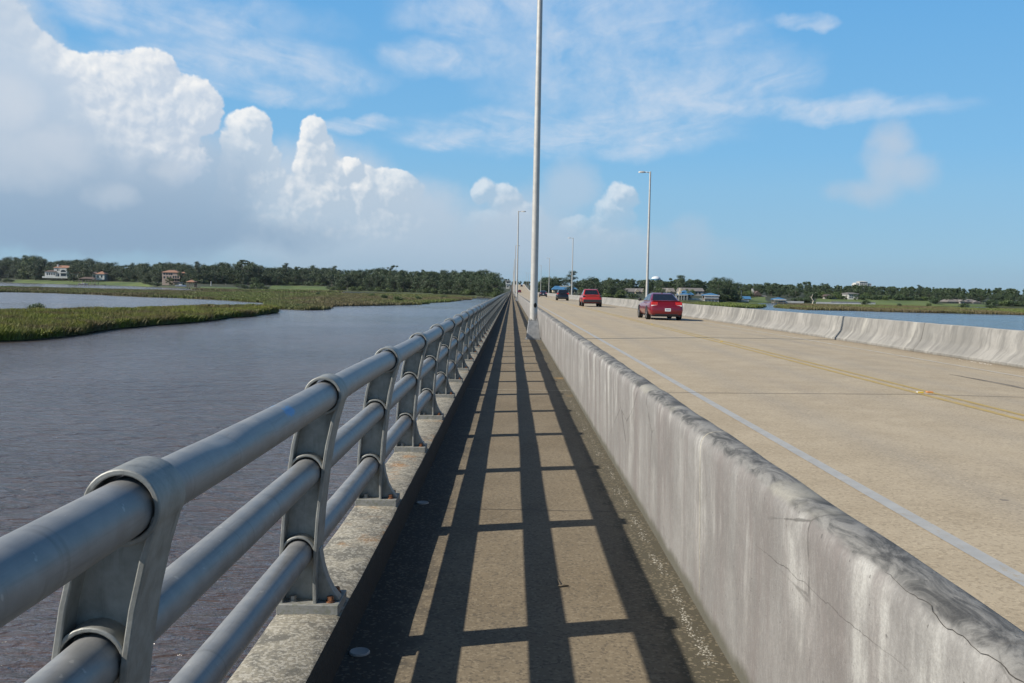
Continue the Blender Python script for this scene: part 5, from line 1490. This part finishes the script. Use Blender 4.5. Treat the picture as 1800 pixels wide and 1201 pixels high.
def gazebo(px0, px1, ppeak, peave, pfloor, d, label, walled):
    pc = (px0 + px1) / 2
    b = Bld('gazebo', pc, d, label, 'gazebo', zg=WATER + 0.2)
    wdt = b.x(px1) - b.x(px0)
    b.hip(px0, px1, peave, ppeak, 'blue_metal_roof', wdt * 0.8, ridge=0.12, over=0.4)
    b.part('fascia', 'white_wood', lambda m: m.box(b.x(px0) - 0.35, b.x(px1) + 0.35, d - 0.46, d - 0.405, b.z(peave) - 0.25, b.z(peave) + 0.24))
    k = 5
    b.posts([px0 + 0.8 + (px1 - px0 - 1.6) * i / (k - 1) for i in range(k)], peave, None, 0.15, 0.12, 'white_wood' if walled else 'weathered_wood')
    b.posts([px0 + 0.8, px1 - 0.8], peave, None, wdt * 0.8 - 0.15, 0.12, 'white_wood' if walled else 'weathered_wood')
    zf = b.z(pfloor)
    b.part('floor', 'weathered_wood', lambda m: m.box(b.x(px0), b.x(px1), d - 0.2, d + wdt * 0.8, zf - 0.25, zf))
    if walled:
        b.part('railing', 'white_wood', lambda m: m.box(b.x(px0), b.x(px1), d - 0.18, d - 0.1, zf + 0.15, zf + 0.95))
        b.part('lower_wall', 'grey_siding', lambda m: m.box(b.x(px0) + 0.3, b.x(px1) - 0.3, d + 0.4, d + wdt * 0.7, WATER, zf - 0.26))
        b.part('back_wall', 'brown_shingle', lambda m: m.box(b.x(px0) + 0.3, b.x(px1) - 0.3, d + wdt * 0.72, d + wdt * 0.74, zf + 0.01, b.z(peave)))
    return b
gazebo(1238.5, 1264, 515.4, 519.8, 525.4, dg - 2, 'two-level grey gazebo with a blue hipped roof on the right shore', True)
d = land(1303, 6).y
b = Bld('utility_pole', 1303.3, d, 'bare pale utility pole on the bank right of the two-level gazebo', 'pole')
b.part('shaft', 'pole_metal', lambda m: m.tube([(b.x(1303.3), d, b.zg - 0.5), (b.x(1303.3), d, b.z(510.3))], [0.2, 0.14], 8), smooth='auto')
b.part('crossarm', 'weathered_wood', lambda m: m.box(b.x(1303.3) - 0.7, b.x(1303.3) + 0.7, d - 0.2, d - 0.15, b.z(511.6), b.z(511.1)))
d = land(1314, 14).y
b = Bld('shed', 1314, d, 'low shed with a plain blue roof left of the steep-roofed house', 'shed')
b.wall(1309, 1320, 525.8, 'grey_siding', 5); b.gable(1309, 1320, 525.8, 521.0, 'blue_metal_roof', 5, along='x'); b.win(1312, 1314, 527, 529, 0)
d = land(1332, 48).y
b = Bld('house', 1332, d, 'steep brick-roofed house with a tall white chimney on the right shore', 'house', zg=Z(523.6, 1332, d))
b.wall(1325, 1339, 519.6, 'brick', 9); b.gable(1325, 1339, 519.6, 511.6, 'brown_shingle', 9, along='y')
b.part('chimney', 'white_stucco', lambda m: (m.box(b.x(1325.2), b.x(1327.8), d + 3, d + 4.2, b.z(519), b.z(508.6)), m.box(b.x(1324.9), b.x(1328.1), d + 2.8, d + 4.4, b.z(508.6), b.z(508.0))))
b.wall(1339.2, 1349, 521.2, 'white_stucco', 7, y=1.0); b.gable(1339.4, 1349, 521.2, 519.6, 'grey_shingle', 7, y=1.0, along='x', name='wing_roof')
b.win(1330, 1333, 519.8, 522.4, 0); b.win(1342, 1345, 521.6, 523, 1.0); b.win(1316.8 + 18, 1337.5, 519.8, 522.4, 0)
dz_ = W(1371, 535).y + 2
gazebo(1361.5, 1381, 523.2, 527.0, 531.6, dz_, 'open gazebo with a flat-looking blue roof standing over the right shore water', False)
boardwalk(1369, 1414, 529.8, 532.6, dz_ + 4, 'pale boardwalk running right from the open blue-roofed gazebo')
boardwalk(1296, 1317, 527.4, 530.4, land(1306, 3).y, 'short white boardwalk at the foot of the utility pole')
boardwalk(1436, 1462, 531.4, 534.2, land(1448, 0).y - 4, 'pale boardwalk right of the leaning bare-trunked tree')
d = land(1423, 3).y - 3
p = land(1423, 1)
m = MB(); z = p.z
m.tube([(p.x, p.y - 4, z - 0.4), (p.x + 0.5, p.y - 4, z + 1.2), (p.x - 0.5, p.y - 4, z + 2.6), (p.x + 0.1, p.y - 4, z + 4.4)], [0.28, 0.22, 0.17, 0.08], 7)
m.tube([(p.x - 0.4, p.y - 4, z + 2.4), (p.x - 1.3, p.y - 4, z + 3.4)], [0.13, 0.05], 6)
tag(m.build('dead_tree', 'dead_wood', smooth='auto'), 'bare pale crooked trunk in front of the dark leaning tree on the right shore', 'tree')
d = 1250.0
b = Bld('apartment_block', 1517, d, 'tall white apartment block rising above the trees at the right', 'building')
b.wall(1503.6, 1531.5, 499.4, 'white_stucco', 14); b.wall(1510, 1524, 495.6, 'white_stucco', 12, y=-1.5)
b.hip(1510, 1524, 495.6, 494.2, 'white_stucco', 12, y=-1.5, ridge=0.3, over=0.6)
b.wall(1504, 1508.5, 497.4, 'white_stucco', 12, y=-0.8); b.wall(1526.5, 1531, 498.2, 'white_stucco', 12, y=-0.8)
for q in (496.8, 499.4, 502.0):
    for p in (1511.4, 1514.4, 1517.4, 1520.6): b.win(p, p + 1.6, q, q + 1.5, -1.5)
for q in (500, 502.6):
    for p in (1505, 1507, 1527.4, 1529.4): b.win(p, p + 1.0, q, q + 1.4, -0.8)
d = land(1500, 38).y
b = Bld('house', 1500, d, 'white two-storey house half hidden by a dark tree, below the apartment block', 'house', zg=Z(526, 1500, d))
b.wall(1492, 1509, 517.2, 'white_stucco', 9); b.hip(1492, 1509, 517.2, 514.6, 'grey_shingle', 9, ridge=0.5)
for q in (518.4, 521.8):
    for p in (1494, 1497.6): b.win(p, p + 1.8, q, q + 2.2, 0)
single(1504, 30, ('oak', 2), 516, 'dark round tree covering the right half of the white two-storey house', 0.9)
d = land(1465, 38).y
b = Bld('house', 1462, d, 'low dark-roofed house among trees left of the white two-storey house', 'house', zg=Z(525, 1462, d))
b.wall(1450, 1476, 521.8, 'grey_siding', 8); b.hip(1450, 1476, 521.8, 517.6, 'brown_shingle', 8, ridge=0.5)
for p in (1453, 1459, 1466, 1471): b.win(p, p + 2.4, 522.4, 524.4, 0)
d = land(1681, 22).y
b = Bld('house', 1681, d, 'grey stucco house with a broad grey hipped roof on the right shore', 'house', zg=Z(538.4, 1681, d))
b.wall(1669, 1701, 531.2, 'grey_siding', 10); b.hip(1668, 1701.5, 531.2, 523.6, 'grey_shingle', 10, ridge=0.22)
b.wall(1662, 1669, 534.5, 'peach_stucco', 5, y=2); b.gable(1662, 1669, 534.5, 532.6, 'grey_shingle', 5, y=2, along='x', name='porch_roof')
b.wall(1686, 1693, 530.4, 'grey_siding', 2, y=-1.9); b.gable(1686, 1693, 530.4, 526.8, 'grey_shingle', 5, y=-1.9, along='y', name='gable_roof')
for p in (1671, 1675.5, 1680.5, 1695.5): b.win(p, p + 2.6, 532.4, 536.4, 0)
b.win(1688, 1691, 532, 536.5, -1.9)
d = land(1713, 24).y
b = Bld('house', 1713, d, 'cream house with a pale gabled roof, right of the broad grey-roofed house', 'house', zg=Z(539.4, 1713, d))
b.wall(1703, 1723, 531.8, 'cream_siding', 9); b.hip(1703, 1723, 531.8, 526.6, 'grey_shingle', 9, ridge=0.3)
b.wall(1709, 1720, 532.2, 'white_stucco', 2, y=-1.9); b.gable(1709, 1720, 532.2, 529, 'grey_shingle', 5, y=-1.9, along='y', name='gable_roof')
for p in (1704.5, 1721): b.win(p, p + 1.5, 533.4, 537, 0)
b.win(1711, 1713.5, 533.5, 537.5, -1.9); b.win(1715.5, 1718, 533.5, 537.5, -1.9)
d = land(1560, 2).y
b = Bld('seawall', 1500, d, 'long pale seawall along the lawn on the right shore', 'wall', zg=WATER)
b.part('panel', 'white_wood', lambda m: m.box(X(1462, d), X(1540, d), d, d + 0.3, WATER - 0.2, WATER + 1.25))
b.part('capping', 'deck_concrete', lambda m: m.box(X(1461, d), X(1541, d), d - 0.15, d + 0.45, WATER + 1.254, WATER + 1.4))

# ------------------------------------------------------------------ air
m = MB(); m.box(-2230, 2230, -330, 2530, WATER - 1.0, 46.0)
hm = D.materials.new('haze_air'); hm.use_nodes = True; hn = hm.node_tree; hn.nodes.clear()
ho = hn.nodes.new('ShaderNodeOutputMaterial'); hv = hn.nodes.new('ShaderNodeVolumePrincipled')
hv.inputs['Color'].default_value = (0.72, 0.83, 0.95, 1); hv.inputs['Density'].default_value = 0.00003; hv.inputs['Anisotropy'].default_value = 0.2
hn.links.new(hv.outputs[0], ho.inputs['Volume'])
hz_ = m.build('haze', hm); tag(hz_, kind='stuff')
# ------------------------------------------------------------------ light, sky, render
SUN_EL, SUN_AZ = R(36.3), R(17.0)
to_sun = Vector((-math.cos(SUN_AZ) * math.cos(SUN_EL), -math.sin(SUN_AZ) * math.cos(SUN_EL), math.sin(SUN_EL)))
sd = D.lights.new('sun', 'SUN'); sd.energy = 5.0; sd.angle = R(0.55); sd.color = (1.0, 0.93, 0.82)
so = D.objects.new('sun', sd); COL.objects.link(so)
so.rotation_euler = to_sun.to_track_quat('Z', 'Y').to_euler()

w = D.worlds.new('World'); scene.world = w; w.use_nodes = True
w.cycles.sampling_method = 'MANUAL'; w.cycles.sample_map_resolution = 512
nt = w.node_tree; nt.nodes.clear()
out = nt.nodes.new('ShaderNodeOutputWorld'); bg = nt.nodes.new('ShaderNodeBackground')
nt.links.new(bg.outputs[0], out.inputs[0])
BG = 0.085
EXPO = 0.5
SKYT = (0.62, 0.85, 1.1)
HZ, MIDS, TOP = (0.335, 0.520, 0.665), (0.235, 0.515, 0.785), (0.118, 0.395, 0.775)
bg.inputs[1].default_value = BG
sky = nt.nodes.new('ShaderNodeTexSky'); sky.sky_type = 'NISHITA'; sky.sun_disc = False
sky.sun_elevation = SUN_EL
sky.sun_rotation = math.atan2(to_sun.x, to_sun.y)
sky.air_density = 1.0; sky.dust_density = 0.6; sky.ozone_density = 2.0
skyc = Sock(nt, sky.outputs[0])
tc = nt.nodes.new('ShaderNodeTexCoord')
dvec = Sock(nt, tc.outputs['Generated'])
dx, dy, dz = sep(dvec)
U = dx._m('ARCTAN2', dy) * 1650.0
V = dz._m('ARCSINE') * 1650.0
def uv(px, py):
    d = ray(px, py)
    return math.atan2(d.x, d.y) * 1650, math.asin(d.z) * 1650
pos = comb(nt, U, V, 0.0)
n1 = noise(pos, 1 / 120.0, 2, 0.5, color=True)
n2 = noise(pos, 1 / 34.0, 5, 0.62, color=True)
def vadd(a, b):
    n = nt.nodes.new('ShaderNodeVectorMath'); n.operation = 'ADD'
    nt.links.new(a.o, n.inputs[0])
    if isinstance(b, Sock): nt.links.new(b.o, n.inputs[1])
    else: n.inputs[1].default_value = b
    return Sock(nt, n.outputs[0])
def blobs(p, lst, k=0.25):
    acc = None
    for px, py, ru, rv in lst:
        u, v = uv(px, py)
        a = vscale(vadd(p, (-u, -v, 0)), 1 / ru, 1 / rv, 1)
        n = nt.nodes.new('ShaderNodeVectorMath'); n.operation = 'DOT_PRODUCT'
        nt.links.new(a.o, n.inputs[0]); nt.links.new(a.o, n.inputs[1])
        h = 1.0 - Sock(nt, n.outputs['Value'])
        acc = h if acc is None else acc.smax(h, k)
    return acc
# ---- clouds: lobes in the sky (pixel of the photograph -> azimuth, elevation), broken up by billowing noise
def fld(p, amp1=1.0):
    q1 = noise(p, 1 / 105.0, 2, 0.5); q2 = noise(p, 1 / 44.0, 6, 0.60); q3 = voronoi(p, 1 / 34.0); q4 = voronoi(p, 1 / 15.0); q5 = voronoi(p, 1 / 7.0)
    return (q1 - 0.5) * 1.2 + (q2 - 0.5) * 1.5 + (0.42 - q3) * 0.62 + (0.42 - q4) * 0.34 + (0.42 - q5) * 0.16
def nadd(v, nse, ax, ay): return vadd(v, vscale(vadd(nse, (-0.5, -0.5, -0.5)), ax, ay, 0))
wv = nadd(nadd(pos, n2, 18, 16), n1, 34, 24)
wvs = nadd(nadd(pos, n2, 30, 20), n1, 70, 50)          # softer, more wind-torn
wv2 = vadd(wv, (-7.0, 8.0, 0))
f1, f2 = fld(wv), fld(wv2)
soft1 = noise(pos, 1 / 150.0, 4, 0.55); soft2 = noise(pos, 1 / 60.0, 5, 0.6)
k = 1.0 / BG / 2 ** EXPO
white = (0.93, 0.93, 0.92)
def scalec(c, s): return tuple(v * s for v in c)
def ramp(x, a, b): return x.step(a, b)
# clear air
el = dz
zen = el.step(0.0, 0.42, smooth=False)
base = vscale(skyc, *SKYT)
air = mixc(nt, V.step(170, 560, smooth=False), mixc(nt, V.step(-10, 230, smooth=False), scalec(HZ, k), scalec(MIDS, k)), scalec(TOP, k))
inview = 1.0 - V.step(560, 1100)
base = mixc(nt, inview * 0.9, base, air)
# thin high cirrus on a flat sheet
den = dz.max(0.05)
pl = comb(nt, dx / den, dy / den, 0.0)
plw = vadd(pl, vscale(vadd(noise(pl, 0.7, 3, 0.5, color=True), (-0.5, -0.5, -0.5)), 0.9, 0.9, 0))
cn = noise(vscale(plw, 1.5, 0.42, 1), 1.0, 6, 0.60, 0.6); cn2 = noise(vscale(plw, 4.6, 1.5, 1), 1.0, 6, 0.62, 0.5)
CIR = [(1060, 50, 300, 130), (1120, 150, 290, 110), (1000, 235, 330, 46), (1370, 192, 330, 22), (1250, 130, 200, 60), (560, 130, 150, 36), (430, 110, 260, 56), (760, 100, 110, 36), (780, 240, 110, 26), (300, 20, 300, 46), (1250, 55, 90, 22), (1412, 42, 60, 16), (620, 215, 80, 16), (820, 20, 150, 50), (500, 165, 120, 20)]
cg = blobs(nadd(nadd(pos, n1, 130, 60), n2, 50, 20), CIR, 0.3)
cir = cg.step(-0.2, 0.9) * (cn * 0.6 + cn2 * 0.5).step(0.42, 0.80) * 0.62 + cg.step(-0.1, 1.1) * 0.44 * soft2.step(0.15, 0.75)
base = mixc(nt, cir.clamp(), base, scalec((0.62, 0.71, 0.83), k))
def soft_layer(base, p, lst, lo, hi, amt, col0, col1, v0, v1, nz=0.9):
    g = blobs(p, lst, 0.35) + (soft1 - 0.5) * nz + (soft2 - 0.5) * nz * 0.8
    c = mixc(nt, V.step(v0, v1), scalec(col0, k), scalec(col1, k))
    return mixc(nt, g.step(lo, hi) * amt, base, c)
def tower_layer(base, lst, soft, amp, dens, topw, lo, hi, vlo, vhi, gain, bias, shlo=0, shhi=300):
    g1, g2 = blobs(wv, lst), blobs(wv2, lst)
    h1, h2 = g1 + f1 * amp, g2 + f2 * amp
    edge = V.step(60, 230)
    sharp = h1.step(0.0, soft * 0.45); hazy = h1.step(0.0, soft * 2.2)
    alpha = (sharp * edge + hazy * (1.0 - edge)) * dens * V.step(5, 90)
    light = ((h1 - h2) * gain + bias + (f1 * 0.12)).clamp() * V.step(vlo, vhi)
    c = mixc(nt, light * topw, mixc(nt, V.step(shlo, shhi), lo, hi), white)
    return mixc(nt, alpha, base, vscale(c, k, k, k))
base = soft_layer(base, wvs, [(1570, 245, 54, 46), (1562, 300, 60, 70), (1520, 335, 80, 34), (1600, 300, 60, 50)], 0.05, 1.3, 0.78, (0.46, 0.56, 0.68), (0.55, 0.62, 0.72), 60, 260, 0.7)
base = soft_layer(base, wvs, [(1000, 330, 60, 60), (1210, 430, 60, 50), (1060, 440, 280, 50), (800, 440, 220, 60), (930, 380, 110, 60)], -0.2, 1.0, 0.62, (0.385, 0.515, 0.645), (0.50, 0.605, 0.73), 20, 200, 0.8)
base = tower_layer(base, [(850, 336, 26, 28), (885, 352, 40, 34), (920, 385, 50, 36), (1092, 348, 34, 30), (1075, 378, 46, 40), (1010, 402, 40, 26), (1050, 425, 110, 40), (870, 400, 70, 40)], 0.9, 0.5, 0.80, 0.85, (0.43, 0.54, 0.66), (0.52, 0.61, 0.72), 40, 150, 1.9, 0.14)
base = soft_layer(base, wvs, [(700, 400, 160, 90), (600, 430, 280, 60), (800, 450, 280, 40), (560, 340, 150, 100), (900, 420, 120, 50)], -0.3, 0.9, 0.95, (0.40, 0.525, 0.655), (0.54, 0.635, 0.75), 20, 220, 0.7)
base = tower_layer(base, [(440, 222, 38, 36), (430, 265, 46, 60), (450, 330, 60, 90), (410, 385, 40, 50), (553, 226, 28, 30), (557, 285, 40, 70), (575, 350, 60, 80), (500, 380, 110, 80), (624, 300, 20, 26), (640, 345, 40, 50), (690, 340, 56, 44), (660, 400, 110, 60), (410, 310, 34, 60), (420, 370, 50, 60), (470, 400, 90, 70), (540, 410, 160, 50)], 0.55, 0.5, 0.92, 1.0, (0.42, 0.54, 0.665), (0.54, 0.635, 0.745), 20, 190, 1.9, 0.13)
base = soft_layer(base, wvs, [(60, 250, 220, 150), (240, 320, 220, 130), (120, 395, 430, 50), (340, 380, 130, 60), (-60, 150, 140, 180)], -0.25, 0.75, 0.96, (0.270, 0.395, 0.545), (0.475, 0.595, 0.735), 40, 300, 0.6)
base = tower_layer(base, [(212, 138, 58, 50), (262, 128, 54, 48), (160, 150, 60, 52), (120, 125, 50, 34), (330, 165, 46, 36), (250, 205, 120, 80), (358, 196, 40, 46), (235, 270, 120, 70), (90, 210, 90, 80), (50, 130, 70, 80), (0, 60, 60, 80)], 0.55, 0.5, 0.96, 1.0, (0.42, 0.53, 0.67), (0.57, 0.655, 0.765), 120, 250, 1.7, 0.28, 60, 320)
base = soft_layer(base, wvs, [(-70, 40, 130, 150), (-20, 160, 140, 160), (60, 190, 80, 90), (40, 250, 120, 140), (110, 320, 170, 130), (90, 400, 330, 46), (250, 350, 110, 80), (280, 300, 50, 40)], -0.05, 1.0, 0.95, (0.270, 0.395, 0.545), (0.50, 0.61, 0.745), 40, 330, 0.8)
base = soft_layer(base, wvs, [(40, 290, 90, 60), (110, 270, 60, 50), (190, 340, 50, 30), (10, 190, 60, 70), (300, 300, 40, 26)], 0.0, 1.2, 0.5, (0.52, 0.61, 0.71), (0.66, 0.71, 0.78), 60, 240, 1.2)
base = mixc(nt, (1.0 - V.step(-10, 70)) * 0.55, base, scalec((0.30, 0.43, 0.55), k))
# sky overhead, out of view, darkened to cut the ambient light
dark = V.step(900, 1500) * 0.78
base = mixc(nt, dark, base, scalec((0.022, 0.058, 0.13), k))
# pale cloud veil added out of view at upper left, to light the water
left_hi = (1.0 - U.step(-1500, -250)) * V.step(420, 620) * (1.0 - V.step(1000, 1600)) * (soft1 * 0.7 + soft2 * 0.3).step(0.32, 0.62)
base = mixc(nt, left_hi * 0.75, base, scalec((0.52, 0.63, 0.76), k))
nt.links.new(base.o, bg.inputs[0])

vs_ = scene.view_settings
vs_.view_transform = 'Standard'; vs_.look = 'None'; vs_.gamma = 1.0; vs_.exposure = EXPO
scene.render.film_transparent = False
scene.cycles.use_denoising = True
scene.cycles.max_bounces = 6; scene.cycles.diffuse_bounces = 3; scene.cycles.glossy_bounces = 3; scene.cycles.volume_bounces = 0
scene.cycles.transparent_max_bounces = 6
scene.cycles.sample_clamp_indirect = 8
